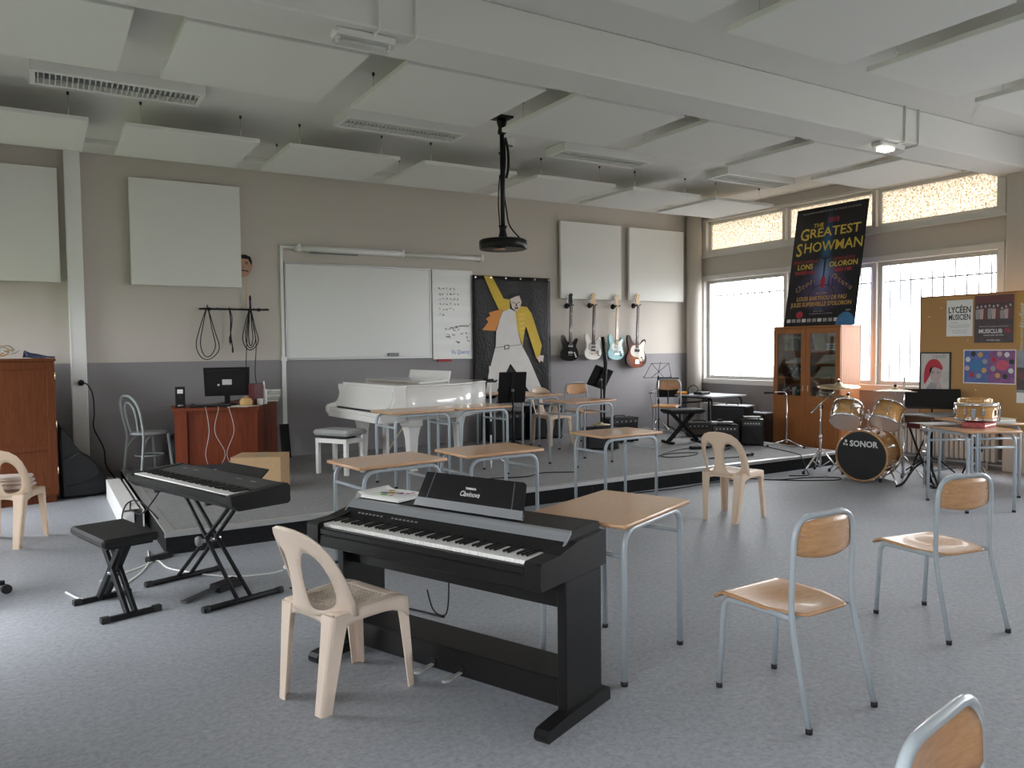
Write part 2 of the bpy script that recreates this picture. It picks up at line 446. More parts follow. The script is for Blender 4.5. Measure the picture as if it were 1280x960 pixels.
# corner column and pilaster at the right end of the windows
struct(MB().lathe([(.13, 0), (.13, ZC)], 28, T(9.845, 10.06, 0)).build('trim_4', 'paint_beige'))
struct(MB().box(9.86, XR, 4.2, 4.93, 0, ZC, .01).build('trim_5', 'paint_beige'))
struct(MB().box(.0+XL, .305, 10.165, YB, 0, .09).box(.465, .80, 10.165, YB, 0, .09, .004).build('baseboard_back', 'white_paint'))
struct(MB().box(9.97, XR, YF, 4.2, 0, .09).build('baseboard_right', 'white_paint'))
# unseen wall nib, added to keep window light off the near left floor
struct(MB().box(XL, -.62, 1.9, 3.5, 0, ZC, .01).build('shade_nib', 'paint_beige'))
# ledge line under the clerestory
struct(MB().box(9.955, XR, 4.95, 10.03, 3.075, 3.105, .004).build('trim_6', 'window_frame'))

# ---- right wall windows
def sash(w, y0, y1, z0, z1, f, m, pane, x=10.05, t=.05):
    s = MB()
    s.box(x, x+t, y0, y0+f, z0, z1, .004).box(x, x+t, y1-f, y1, z0, z1, .004)
    s.box(x, x+t, y0+f, y1-f, z0, z0+f, .004).box(x, x+t, y0+f, y1-f, z1-f, z1, .004)
    o = s.build('sash', m, w)
    MB().box(x+t/2-.003, x+t/2+.003, y0+f, y1-f, z0+f, z1-f).build('pane', pane, o)
    return o
def band(w, z0, z1, f):
    s = MB()
    s.box(9.965, 10.12, 4.99, 10.03, z0, z0+f, .006).box(9.965, 10.12, 4.99, 10.03, z1-f, z1, .006)
    s.box(9.965, 10.12, 4.99, 4.99+f, z0+f, z1-f, .006).box(9.965, 10.12, 10.03-f, 10.03, z0+f, z1-f, .006)
    return s
s = band(None, .90, 2.77, .085)
w1 = struct(s.build('window_1', 'window_frame'))
MB().box(10.0, 10.1, 8.21, 8.27, .985, 2.685, .005).build('mullion', 'window_frame', w1)
MB().box(10.0, 10.1, 6.69, 6.75, .985, 2.685, .005).build('mullion', 'window_frame', w1)
for (a, b) in ((5.075, 6.69), (6.75, 8.21), (8.27, 9.945)):
    sash(w1, a, b, .985, 2.685, .055, 'sash_alu', 'window_glass')
h = MB().box(10.025, 10.05, 6.72, 6.745, 1.3, 1.32).box(10.025, 10.05, 6.72, 6.745, 1.48, 1.5).box(10.02, 10.035, 6.715, 6.75, 1.3, 1.5, .004)
h.build('handle', 'dark_grey', w1)
s = MB().box(9.97, 10.12, 4.99, 10.03, 3.10, 3.17, .004).box(9.97, 10.12, 4.99, 10.03, 3.695, 3.735, .004)
s.box(9.97, 10.12, 4.99, 5.09, 3.17, 3.695, .004).box(9.97, 10.12, 9.90, 10.03, 3.17, 3.695, .004)
w2 = struct(s.build('window_2', 'window_frame'))
for a, b in ((6.70, 6.76), (8.235, 8.295)): MB().box(9.985, 10.1, a, b, 3.17, 3.695, .004).build('mullion', 'window_frame', w2)
for (a, b) in ((5.09, 6.70), (6.76, 8.235), (8.295, 9.90)):
    sash(w2, a, b, 3.17, 3.695, .045, 'window_frame', 'pebbled_glass')
# bars outside the windows
g = thing('window_grille', 'thin grey steel bar grille outside the large side windows', 'grille', (10.42, 5.0, .7))
for z in (.06, 1.73): MB().box(-.006, .006, 0, 5.05, z, z+.022).build('rail', 'frame_dark', g)
bar = MB().box(-.008, .008, -.008, .008, 0, 2.1).mesh('bar', 'frame_dark')
for k in range(33):
    o = bpy.data.objects.new('bar', bar); COL.objects.link(o); o.parent = g; o.location = (0, .06+k*.154, 0)
for z in (.06, 1.73):
    for y in (.0, 5.03): MB().box(-.125, .0, y, y+.02, z, z+.03).build('wall_fixing', 'frame_dark', g)
# outside ground and greenery that light the room from the garden side
struct(MB().box(-45, XL-.3, -40, 45, -.75, -.15).build('lawn', 'lawn'))
struct(MB().box(XR+.3, 60, -40, 45, -.75, -.15).build('pavement', 'paving'))

# ---- stage
st = thing('stage_platform', 'low carpeted stage with a black front and an aluminium edge strip', 'stage', (.78, 6.4, 0))
SX, SY = 8.07, 3.798
MB().box(.004, SX, .004, SY, .0, .160).build('platform_front', 'black_matte', st)
MB().box(.075, SX-.075, .075, SY, .1605, .17).build('carpet_top', 'carpet', st)
MB().box(0, SX, 0, .075, .1605, .172, .003).box(-.006, SX+.006, -.006, 0, .135, .172, .002).build('edge_strip', 'alu_trim', st)
MB().box(0, .075, .075, SY, .1605, .172, .003).build('edge_strip', 'alu_trim', st)
MB().box(SX-.075, SX, .075, SY, .1605, .172, .003).build('edge_strip', 'alu_trim', st)
for k in range(5): MB().box(1.35*(k+1)-.004, 1.35*(k+1)+.004, -.001, .004, .0, .135).build('panel_joint', 'rubber', st)

# ================================================================== ceiling things
def ceiling_panel():
    t = thing('acoustic_panel', '', 'acoustic panel', group='white acoustic panels hung under the ceiling')
    MB().box(-.6, .6, -.6, .6, 0, .04, .004).build('board', 'panel_white', t)
    for sx in (-1, 1):
        for sy in (-1, 1):
            h = MB().cyl((.45*sx, .45*sy, .04), (.45*sx, .45*sy, .28), .003, 6).build('hanger', 'chrome', t)
            MB().cyl((.45*sx, .45*sy, .255), (.45*sx, .45*sy, .28), .012, 8).build('fixing', 'dark_grey', h)
    return t
cp = ceiling_panel(); first = True
ORD = ('first', 'second', 'third', 'fourth', 'fifth', 'sixth', 'seventh', 'eighth', 'ninth', 'tenth')
rows = ((8.55, [-.75+1.49*k for k in range(7)], 'square white ceiling panel, %s from the side windows, along the whiteboard wall'),
        (5.86, [-.64+1.49*k for k in range(7)], 'square white ceiling panel, %s from the side windows, just behind the beam'),
        (3.12, [2.43+1.49*k for k in range(5)], 'square white ceiling panel, %s from the side windows, on the beam side without lights'))
for (y, xs, lab) in rows:
    for k, x in enumerate(xs[::-1]):
        place(cp, lab % ORD[k], (x+.6, y, 3.60), 0, first); first = False

def troffer():
    t = thing('ceiling_light', '', 'ceiling light', group='louvred strip lights on the ceiling')
    MB().box(-.66, .66, -.2, -.155, 0, .09, .004).box(-.66, .66, .155, .2, 0, .09, .004).box(-.66, -.62, -.155, .155, 0, .09, .004).box(.62, .66, -.155, .155, 0, .09, .004).box(-.62, .62, -.155, .155, .075, .09).build('housing', 'white_paint', t)
    lm = MB().box(-.004, .004, -.15, .15, .006, .05).mesh('louvre', 'white_paint')
    for k in range(30):
        o = bpy.data.objects.new('louvre', lm); COL.objects.link(o); o.parent = t; o.location = (-.60+k*.0414, 0, 0)
    MB().box(-.62, .62, -.006, .006, .004, .052).build('divider', 'silver_strip', t)
    for s in (-1, 1): MB().cyl((-.6, .08*s, .06), (.6, .08*s, .06), .013, 8).build('tube_lamp', 'board_white', t)
    return t
tr = troffer()
for i, (x, lab) in enumerate(((.67, 'unlit louvred strip light nearest the tall cupboard'), (3.27, 'unlit louvred strip light above the whiteboard end of the piano'),
                             (5.83, 'unlit louvred strip light in front of the electric guitars'), (8.42, 'unlit louvred strip light beside the window corner'))):
    place(tr, lab, (x, 7.52, 3.79), 0, i == 0)

def emergency(x, lab, lit):
    t = thing('emergency_light', lab, 'emergency light', (x, 4.77, 3.46), 0, 'emergency lights under the beam')
    MB().box(-.2, .2, -.06, .06, .035, .08, .012).build('housing', 'white_paint', t)
    MB().box(-.19, .19, -.055, .055, 0, .035, .01).build('diffuser', 'lit_lamp' if lit else 'clear_plastic', t)
    MB().cyl((-.15, 0, .018), (.15, 0, .018), .009, 8).build('tube_lamp', 'board_white', t)
    for sx in (-.17, .17): MB().box(sx-.008, sx+.008, -.02, .02, .005, .035).build('lamp_holder', 'paper', t)
    for dx in (.05, .3):
        MB().tube(fillet([(dx, -.142, .42), (dx, -.142, .068), (dx, .0, .068)], .02, 4), .009, 8).build('conduit', 'white_paint', t)
emergency(1.82, 'unlit box-shaped emergency light under the beam near the strip-light end', False)
def emergency2(x):
    t = thing('emergency_light', 'glowing emergency light under the beam near the side windows', 'emergency light', (x, 4.77, 3.46), 0, 'emergency lights under the beam')
    MB().box(-.2, .2, -.06, .06, .035, .08, .012).build('housing', 'white_paint', t)
    MB().box(-.19, .19, -.055, .055, 0, .035, .01).build('diffuser', 'clear_plastic', t)
    MB().box(-.12, .02, -.05, .05, .004, .03).build('lit_lamp', 'lit_lamp', t)
    for dx in (.05, .28):
        MB().tube(fillet([(dx, -.142, .42), (dx, -.142, .068), (dx, .0, .068)], .02, 4), .009, 8).build('conduit', 'white_paint', t)
emergency2(7.3)

# projector on its ceiling pole
t = thing('ceiling_projector', 'round black projector hanging from a long black ceiling pole', 'projector', (4.075, 6.87, 2.55))
MB().box(-.09, .09, -.09, .09, 1.31, 1.33, .004).lathe([(.05, 1.31), (.05, 1.27), (.035, 1.22), (.045, 1.17), (.025, 1.15)], 16).build('ceiling_plate', 'black', t)
MB().cyl((0, 0, .15), (0, 0, 1.2), .022, 12).build('pole', 'black', t)
MB().lathe([(.045, .24), (.03, .2), (.045, .14), (.05, .1)], 14).build('joint', 'black', t)
MB().lathe([(.23, 0), (.243, .006), (.245, .05), (.243, .088), (.225, .10), (.07, .112), (.05, .115)], 36).build('body', 'black_satin', t)
MB().lathe([(.06, -.012), (.07, 0)], 20, T(-.1, -.1, 0)).build('lens', 'black_gloss', t)
c = spline([(.03, 0, 1.1), (.04, .01, .9), (.03, .02, .6), (.045, 0, .4), (.08, 0, .25), (.19, 0, .14), (.25, 0, .1), (.24, 0, .05)], 6)
MB().tube(c, .008, 6).build('cable', 'black', t)
MB().tube(spline([(-.03, 0, .75), (-.045, .01, .5), (-.04, 0, .3), (-.03, 0, .12)], 6), .006, 6).build('cable', 'black', t)
MB().tube(spline([(.02, -.03, 1.12), (.05, -.03, 1.0), (.06, -.02, .84), (.03, -.03, .72)], 6), .014, 6).build('cable_bundle', 'black', t)
t = thing('smoke_detector', 'small white box detector on the ceiling behind the projector pole', 'detector', (4.55, 7.5, 3.78))
MB().box(-.05, .05, -.04, .04, .02, .1, .008).build('body', 'white_paint', t); MB().box(-.03, .03, -.02, .02, 0, .02, .004).build('sensor', 'grey_plastic', t)

# ================================================================== back wall things
def wall_panel(x0, x1, z0, z1, lab):
    t = thing('wall_acoustic_panel', lab, 'acoustic panel', ((x0+x1)/2, YB, z0), 0, 'acoustic panels on the whiteboard wall')
    w = (x1-x0)/2
    MB().box(-w, w, -.085, -.04, 0, z1-z0, .004).build('board', 'panel_white', t)
    for sx in (-1, 1):
        for z in (.15, z1-z0-.15): MB().box(sx*w*.75-.02, sx*w*.75+.02, -.04, 0, z-.03, z+.03).build('bracket', 'white_paint', t)
wall_panel(-.99, .24, 2.34, 3.605, 'large white wall panel between the cupboard and the pilaster')
wall_panel(.955, 2.20, 2.34, 3.585, 'large white wall panel above the teacher desk beside the face mask')
wall_panel(7.05, 8.26, 2.32, 3.535, 'white wall panel above the black and the white electric guitars')
wall_panel(8.43, 9.65, 2.32, 3.53, 'white wall panel above the sunburst bass guitar')

t = thing('whiteboard', 'wide blank whiteboard with a thin grey frame and an eraser tray', 'whiteboard', (3.787, YB, 1.42))
MB().box(-1.02, 1.02, -.022, -.004, .03, 1.25).build('writing_surface', 'board_white', t)
MB().box(-1.04, 1.04, -.03, 0, 0, .03, .003).box(-1.04, 1.04, -.03, 0, 1.25, 1.275, .003).box(-1.04, -1.02, -.03, 0, .03, 1.25, .003).box(1.02, 1.04, -.03, 0, .03, 1.25, .003).build('frame', 'alu_trim', t)
MB().box(.36, .52, -.06, -.0225, .035, .08, .006).build('eraser', 'grey_plastic', t)
t = thing('music_staff_board', 'narrow whiteboard printed with music staves and covered in handwriting', 'whiteboard', (5.17, YB, 1.40))
MB().box(-.32, .34, -.02, -.003, 0, 1.29, .002).build('writing_surface', 'board_white', t)
line = MB().box(-.30, .33, -.0208, -.0203, -.0016, .0016).mesh('staff_line', 'paper_grey')
for k in range(7):
    for j in range(5):
        o = bpy.data.objects.new('staff_line', line); COL.objects.link(o); o.parent = t; o.location = (0, 0, .12+k*.165+j*.02)
random.seed(9)
for row, (z, n) in enumerate(((1.02, 5), (.94, 6), (.87, 6), (.80, 6), (.72, 5), (.64, 2))):
    for k in range(n):
        x = -.22+k*.058; p = [(x+random.uniform(0, .04), -.0215, z+random.uniform(-.018, .018)) for _ in range(4)]
        MB().tube(spline(p, 4), .0028, 4).build('pen_stroke', 'dark_grey', t)
for k in range(26):
    x, z = random.uniform(-.1, .27), random.uniform(.22, .50)
    if k < 12: x, z = -.1+k*.033, .44+k*.005
    p = [(x+random.uniform(-.03, .03), -.0215, z+random.uniform(-.02, .02)) for _ in range(4)]
    MB().tube(spline(p, 4), .003, 4).build('pen_stroke', 'dark_grey', t)
text('lettering', 'Vu Quercy', .085, 'blue', t, T(.12, -.0212, .10) @ XZ, sx=.8, shear=.15)
t = tag(MB().box(4.90, 5.12, 10.115, 10.178, 1.368, 1.398, .006).build('marker_tray', 'red'), 'small red marker tray at the foot of the staff board', 'tray')
t = thing('projection_screen', 'rolled-up projection screen in a long white case above the whiteboard', 'screen', (4.28, YB, 2.83))
MB().cyl((-1.4, -.06, .045), (.1, -.06, .045), .042, 14).build('case', 'white_paint', t)
MB().cyl((.1, -.06, .04), (1.39, -.06, .04), .03, 14).build('case', 'white_paint', t)
for x in (-1.35, .1, 1.36): MB().box(x-.02, x+.02, -.1, 0, 0, .095, .004).build('bracket', 'white_paint', t)
MB().box(-1.2, -.55, -.075, -.045, -.015, .004, .003).build('pull_bar', 'grey_plastic', t)
t = thing('wall_conduit', 'white cable conduit running up the wall beside the whiteboard', 'conduit', (2.715, YB, .17))
MB().box(-.025, .025, -.035, 0, 0, 1.27, .004).build('duct', 'trunk_white', t)
MB().box(-.018, .018, -.03, 0, 1.27, 2.70, .004).build('duct', 'trunk_white', t)
MB().box(-.035, .035, -.045, 0, 1.24, 1.30, .004).build('joint', 'trunk_white', t)
MB().box(-.018, .17, -.03, 0, 2.70, 2.735, .004).build('duct', 'trunk_white', t)
# face cut-out on the wall
t = thing('face_cutout', 'paper cut-out of a moustached man face peeping beside the wall panel', 'mask', (2.225, 10.135, 2.47))
MB().prism([(p[0]*.105, p[1]) for p in ((-.9, .05), (-.55, .015), (0, 0), (.5, .02), (.85, .07), (1.1, .15), (1.05, .22), (.85, .25), (-.85, .25), (-1.1, .2), (-1.0, .1))], 0, .004, XZ).build('face', mat('skin_print', (.46, .27, .18), .6), t)
MB().prism([(p[0]*.1, p[1]) for p in ((-1.05, .2), (-.9, .225), (-.2, .235), (.6, .23), (.85, .19), (.98, .15), (1.08, .2), (.9, .26), (.3, .285), (-.5, .28), (-1, .25))], .0045, .007, XZ).build('hair', 'black', t)
MB().prism(spline([(-.06, .088, 0), (0, .096, 0), (.055, .086, 0), (.06, .07, 0), (0, .08, 0), (-.065, .07, 0)], 3, True), .0045, .006, XZ).build('moustache', 'dark_grey', t)
for sx in (-1, 1):
    MB().prism(ellipse(sx*.04, .168, .018, .006, 10), .0045, .006, XZ).build('eye', 'dark_grey', t)
    MB().prism(ellipse(sx*.04, .186, .026, .006, 10), .0045, .006, XZ).build('eyebrow', 'black', t)
MB().prism([(-.006, .16), (.006, .16), (.016, .11), (-.014, .11)], .0045, .0055, XZ).build('nose', mat('skin_dark', (.36, .19, .12), .6), t)
MB().box(.03, .042, -.006, 0, -.35, .0).build('stick', 'maple_neck', t)
# rail with hanging cables
t = thing('cable_rail', 'black cable rail on the wall above the computer', 'rail', (2.115, YB, 2.06))
MB().box(-.42, .42, -.05, -.03, 0, .022, .003).build('bar', 'black', t)
for x in (-.3, .3): MB().box(x-.015, x+.015, -.03, 0, -.01, .03).build('bracket', 'black', t)
for k in range(6): MB().cyl((-.37+k*.148, -.05, .012), (-.37+k*.148, -.10, .024), .005, 6).build('peg', 'black', t)
def hung(lab, x, z0, w, n, drop):
    t = thing('hanging_cable', lab, 'cable', (x, 10.12, z0), 0, 'cables looped over the wall rail')
    for k in range(n):
        a = w*(1-.35*k); d = drop*(1-.05*k)
        MB().tube(spline([(0, 0, 0), (-a*.25, -.01*k, -d*.3), (-a*.5, -.012*k, -d*.72), (-a*.3, -.01, -d*.97), (a*.1, -.01, -d), (a*.48, -.01, -d*.8), (a*.3, 0, -d*.45), (.01, 0, 0)], 6, True), .006, 6).build('loop', 'black', t)
hung('thick black cable in wide loops on the rail end away from the whiteboard', 1.78, 2.09, .27, 2, .63)
hung('black cable in narrow long loops below the blue pen', 2.29, 2.09, .19, 3, .52)
t = thing('hanging_cable', 'short straight black jack cable hanging mid rail', 'cable', (2.04, 10.12, 2.09), 0, 'cables looped over the wall rail')
MB().tube(spline([(0, 0, 0), (.015, 0, -.15), (.01, 0, -.3), (.02, 0, -.42), (.03, 0, -.50)], 5), .008, 6).build('cord', 'black', t)
MB().tube(spline([(0, 0, 0), (.03, -.01, -.12), (.02, -.01, -.25), (0, -.01, -.36)], 5), .006, 6).build('cord', 'black', t)
MB().cyl((.0, -.01, -.44), (0, -.01, -.36), .012, 8).cyl((.03, 0, -.56), (.03, 0, -.5), .011, 8).build('plug', 'rubber', t)
MB().cyl((.0, -.01, -.47), (0, -.01, -.44), .007, 8).build('jack_tip', 'chrome', t)
t = thing('hanging_cable', 'thin black leads dangling from the rail behind the monitor', 'cable', (2.27, 10.14, 2.09), 0, 'cables looped over the wall rail')
for dx in (-.02, .09): MB().tube(spline([(.02, 0, 0), (dx, 0, -.4), (dx-.02, 0, -.8), (dx, 0, -1.0)], 5), .005, 6).build('cord', 'black', t)
t = thing('felt_pen', 'dark blue felt pen standing upright on the cable rail', 'pen', (2.30, 10.135, 2.084))
MB().lathe([(.014, 0), (.014, .10), (.008, .14)], 10).build('barrel', mat('navy', (.03, .025, .12), .4), t); MB().lathe([(.015, .10), (.012, .15), (.005, .165)], 10).build('cap', 'black', t)
# socket plug and its lead on the pilaster
t = thing('power_cable', 'black power lead plugged into the pilaster and trailing to the floor', 'cable', (.40, 10.05, 1.21))
MB().lathe([(.035, 0), (.03, .03), (.012, .05)], 14, RX(90)).build('plug', 'black', t)
MB().tube(spline([(0, -.05, 0), (.06, -.06, -.02), (.11, -.05, -.14), (.12, -.04, -.34), (.11, -.04, -.52), (.2, -.05, -.75), (.22, -.05, -.95), (.30, -.12, -1.10), (.33, -.30, -1.19), (.31, -.5, -1.2)], 6), .008, 6).build('cord', 'black', t)
# ================================================================== painted banner
mat('banner_black', (.010, .0098, .0098), .45, spec=.3, noise=.25, nscale=30, bump=.9, bscale=26)
mat('banner_white', (.68, .66, .64), .6, noise=.05, nscale=8); mat('banner_yellow', (.62, .42, .02), .55, noise=.08, nscale=14)
mat('banner_orange', (.66, .24, .03), .55); mat('banner_skin', (.66, .55, .50), .6)
t = thing('painted_banner', 'tall black banner painted with a figure in a yellow jacket and white trousers', 'banner', (5.485, 10.16, .80))
MB().grid(lambda u, v: (u*1.385, .012*sin(u*17+v*5)*.5-.004, v*1.83), 24, 24).build('cloth', 'banner_black', t, solid=.004)
def cut(name, pts, m, lay):
    MB().prism([((x-338)/394, 1.83-(y-85)/464) for x, y in pts], .012+lay*.0015, .013+lay*.0015, XZ).build(name, m, t)
cut('raised_sleeve', [(415, 88), (470, 88), (548, 240), (592, 245), (590, 310), (540, 330), (512, 312), (460, 200)], 'banner_yellow', 0)
cut('jacket_lining', [(545, 310), (475, 330), (445, 340), (455, 360), (425, 382), (442, 402), (400, 460), (490, 465), (520, 385)], 'banner_orange', 1)
cut('shirt', [(540, 332), (590, 310), (630, 330), (640, 450), (668, 566), (490, 570), (494, 470), (520, 385)], 'banner_white', 2)
cut('jacket_front', [(628, 330), (660, 290), (710, 295), (742, 340), (815, 570), (800, 640), (776, 665), (750, 585), (702, 430), (690, 475), (676, 570), (640, 450)], 'banner_yellow', 3)
cut('trousers', [(490, 570), (670, 565), (720, 660), (812, 880), (790, 905), (725, 905), (655, 790), (590, 695), (510, 850), (485, 905), (415, 905), (440, 760)], 'banner_white', 1)
cut('face', [(590, 236), (625, 222), (655, 214), (672, 260), (660, 300), (632, 328), (604, 304)], 'banner_skin', 4)
cut('hair', [(578, 236), (586, 212), (612, 200), (660, 196), (680, 238), (672, 258), (656, 216), (626, 225), (594, 240)], 'black', 5)
for xy in ([(606, 262), (624, 268), (624, 272), (606, 268)], [(640, 268), (660, 258), (660, 264), (640, 273)], [(620, 300), (648, 296), (646, 310), (624, 312)], [(630, 270), (636, 270), (642, 290), (628, 292)]):
    cut('facial_mark', xy, 'dark_grey', 6)
cut('belt', [(484, 606), (676, 560), (676, 566), (484, 613)], 'paper_grey', 4); cut('belt', [(484, 580), (676, 560), (676, 563), (484, 584)], 'dark_grey', 4)
cut('buckle', [(546, 566), (582, 562), (582, 592), (546, 597)], 'dark_grey', 5); cut('buckle_plate', [(553, 571), (575, 569), (575, 586), (553, 590)], 'banner_white', 6)
cut('hand', [(778, 660), (800, 640), (830, 642), (822, 690), (808, 678), (796, 694)], 'banner_skin', 4)
for k in range(5): cut('jacket_stripe', [(648+k*3, 350+k*32), (690, 340+k*34), (690, 345+k*34), (648+k*3, 355+k*32)], 'gold', 5)
for k in range(6): MB().lathe([(.014, 0), (.014, .004)], 10, T(.05+k*.26, -.02, 1.80) @ RX(90)).build('pin', 'chrome', t)

# ================================================================== guitars
BODY = [(0, 0), (.09, .012), (.15, .06), (.162, .125), (.135, .19), (.115, .235), (.125, .285), (.143, .33), (.132, .362), (.105, .35), (.075, .312), (.035, .30),
        (-.035, .30), (-.075, .33), (-.105, .39), (-.135, .41), (-.155, .385), (-.15, .31), (-.126, .24), (-.137, .18), (-.166, .12), (-.15, .05), (-.09, .012)]
def guitar(lab, loc, rz, body, guard, neck, head, bass=False, tilt=0, teleguard=False):
    t = thing('bass_guitar' if bass else 'electric_guitar', lab, 'guitar', loc, rz, 'guitars hung on the wall')
    t.rotation_euler = (0, rad(tilt), rad(rz))
    k = 1.32 if bass else 1.0
    out = [(p.x*k, p.y*k) for p in spline([(x, y, 0) for x, y in BODY], 4, True)]
    MB().prism(out, -.02, .022, XZ, True).build('body', body, t)
    nk = .62 if not bass else .70; b0 = .26*k; nt_ = b0+nk
    MB().add([(-.028, -.018, b0), (.028, -.018, b0), (.028, -.034, b0), (-.028, -.034, b0), (-.021, -.018, nt_), (.021, -.018, nt_), (.021, -.032, nt_), (-.021, -.032, nt_)],
             [(3, 2, 1, 0), (4, 5, 6, 7), (0, 1, 5, 4), (1, 2, 6, 5), (2, 3, 7, 6), (3, 0, 4, 7)]).build('neck', neck, t, fix=True)
    fb = MB().box(-.024, .024, -.038, -.033, b0-.02, nt_-.005).build('fretboard', head if neck == 'maple_neck' and not bass else 'rosewood', t)
    fm = MB().box(-.024, .024, -.0395, -.038, -.0012, .0012).mesh('fret', 'chrome')
    for j in range(20):
        o = bpy.data.objects.new('fret', fm); COL.objects.link(o); o.parent = fb; o.location = (0, 0, nt_-.01-nk*1.0*(1-2**(-(j+1)/12))*1.25)
    hs = [(-.022, 0), (-.045, .03), (-.05, .09), (-.04, .165), (-.012, .19), (.018, .185), (.03, .16), (.018, .14), (.026, .05), (.021, 0)]
    MB().prism([(x, y+nt_) for x, y in hs], .014, .03, XZ).build('headstock', 'black_gloss' if body == 'guitar_black' else 'maple_neck', t)
    for j in range(4 if bass else 6):
        z = nt_+.03+j*(.14/(4 if bass else 6)); MB().cyl((-.045, -.022, z), (-.082 if bass else -.068, -.022, z), .006, 6).lathe([(.012, 0), (.012, .012)], 8, T(-.085 if bass else -.07, -.022, z-.006)).build('tuner', 'chrome', t)
    gp = [(.03, .285), (.1, .335), (.128, .325), (.108, .24), (.125, .17), (.118, .10), (.06, .085), (.02, .13), (-.05, .14), (-.10, .18), (-.095, .25), (-.04, .285)]
    if guard: MB().prism([(p.x*k, p.y*k) for p in spline([(x, y, 0) for x, y in gp], 3, True)], .0225, .0265, XZ).build('pickguard', guard, t)
    if bass:
        MB().box(-.05, .05, -.035, -.0265, .20*k, .235*k, .003).build('pickup', 'black', t); MB().box(-.045, .045, -.04, -.0225, .06, .14, .003).build('bridge', 'chrome', t)
    else:
        for z in (.26, .205, .15) if guard else (.235, .13): MB().box(-.04, .04, -.034, -.0225 if not guard else -.0265, z-.012, z+.012 if guard else z+.02, .003).build('pickup', 'black' if guard == 'pickguard_pearl' else 'paper_grey', t)
        MB().box(-.042, .042, -.036, -.0225, .085, .105, .003).build('bridge', 'chrome', t)
    for j in range(3): MB().lathe([(.012, .0225), (.011, .04)], 10, T((.075+.016*j)*k, 0, (.13-.03*j)*k) @ RX(90)).build('knob', 'black' if guard else 'paper', t)
    sm = MB()
    for j in range(4 if bass else 6):
        dx = (j-(1.5 if bass else 2.5))*(.012 if bass else .0078)
        sm.cyl((dx*1.1, -.042, .1), (dx*.8, -.041, nt_), .0009, 4)
    sm.build('strings', 'chrome', t)
    return nt_
def hanger(lab, x, z):
    t = thing('guitar_hanger', lab, 'hanger', (x, YB, z), 0, 'black guitar hangers on the wall')
    MB().lathe([(.045, 0), (.04, .02), (.018, .03)], 16, RX(90)).build('wall_plate', 'black', t)
    MB().cyl((0, -.03, 0), (0, -.085, 0), .013, 8).build('arm', 'black', t)
    MB().tube(fillet([(-.036, -.15, .012), (-.036, -.085, 0), (.036, -.085, 0), (.036, -.15, .012)], .012, 4), .0085, 8).build('fork', 'rubber', t)
GY = YB-.095
for lab, x, z, body, guard, neck, head, bass, tilt, hl in (
    ('black electric guitar with metal pickups hanging next to the painted banner', 7.19, 1.335, 'guitar_black', None, 'rosewood', 'rosewood', False, 1.5, 'black wall hanger holding the black guitar'),
    ('white electric guitar with a grey pearl pickguard on the wall', 7.645, 1.35, 'guitar_white', 'pickguard_pearl', 'rosewood', 'rosewood', False, 1.5, 'black wall hanger holding the white guitar'),
    ('turquoise electric guitar with a pale pickguard and light maple neck', 8.115, 1.34, 'guitar_teal', 'pickguard_mint', 'maple_neck', 'maple_neck', False, 2, 'black wall hanger holding the turquoise guitar'),
    ('sunburst bass guitar with a cream pickguard hanging nearest the window', 8.55, 1.20, 'guitar_sunburst', 'pickguard_cream', 'rosewood', 'rosewood', True, 2, 'black wall hanger holding the sunburst bass')):
    n = guitar(lab, (x, GY, z), 0, body, guard, neck, head, bass, tilt)
    hanger(hl, x+math.tan(rad(tilt))*n, z+n-.005)

# ================================================================== bookcase with books, big poster on top
t = thing('glazed_bookcase', 'tall orange-brown bookcase with two glazed doors below the big show poster', 'bookcase', (9.2, 6.67, 0))
BW, BD, BH = 1.12, .42, 1.815
MB().box(.02, BD, 0, .025, .0, BH-.025, .002).build('side', 'bookcase_wood', t); MB().box(.02, BD, BW-.025, BW, 0, BH-.025, .002).build('side', 'bookcase_wood', t)
MB().box(.0, BD, -.005, BW+.005, BH-.025, BH, .003).build('top', 'bookcase_wood', t); MB().box(BD-.012, BD, .025, BW-.025, .06, BH-.025).build('back', 'bookcase_wood', t)
MB().box(.04, BD-.012, .025, BW-.025, .06, .085).build('bottom', 'bookcase_wood', t); MB().box(.05, .07, .025, BW-.025, 0, .06).build('plinth', 'cupboard_wood', t)
SH = (.80, 1.085, 1.29, 1.47)
for z in SH: MB().box(.05, BD-.012, .025, BW-.025, z-.018, z).build('shelf', 'bookcase_wood', t)
for a, b, hy in ((.004, BW/2-.002, BW/2-.04), (BW/2+.002, BW-.004, BW/2+.04)):
    d = MB()
    f = .075
    d.box(0, .02, a, a+f, .07, BH-.03, .002).box(0, .02, b-f, b, .07, BH-.03, .002).box(0, .02, a+f, b-f, BH-.03-f, BH-.03, .002).box(0, .02, a+f, b-f, .74, .83, .002)
    d.box(.004, .016, a+f, b-f, .07, .74)
    dd = d.build('door', 'bookcase_wood', t)
    MB().box(.008, .012, a+f, b-f, .83, BH-.03-f).build('pane', 'cabinet_glass', dd)
    MB().box(-.004, 0, hy-.008, hy+.008, .9, .98, .001).build('lock_plate', 'brass', dd)
mat('book_tan', (.40, .32, .22), .7); mat('book_cream', (.55, .50, .40), .7); mat('book_grey', (.32, .33, .34), .7); mat('book_green', (.10, .17, .13), .7)
mat('book_blue', (.10, .16, .25), .7); mat('book_red', (.35, .06, .06), .7); mat('book_white', (.62, .61, .58), .7); mat('book_dark', (.05, .055, .06), .7)
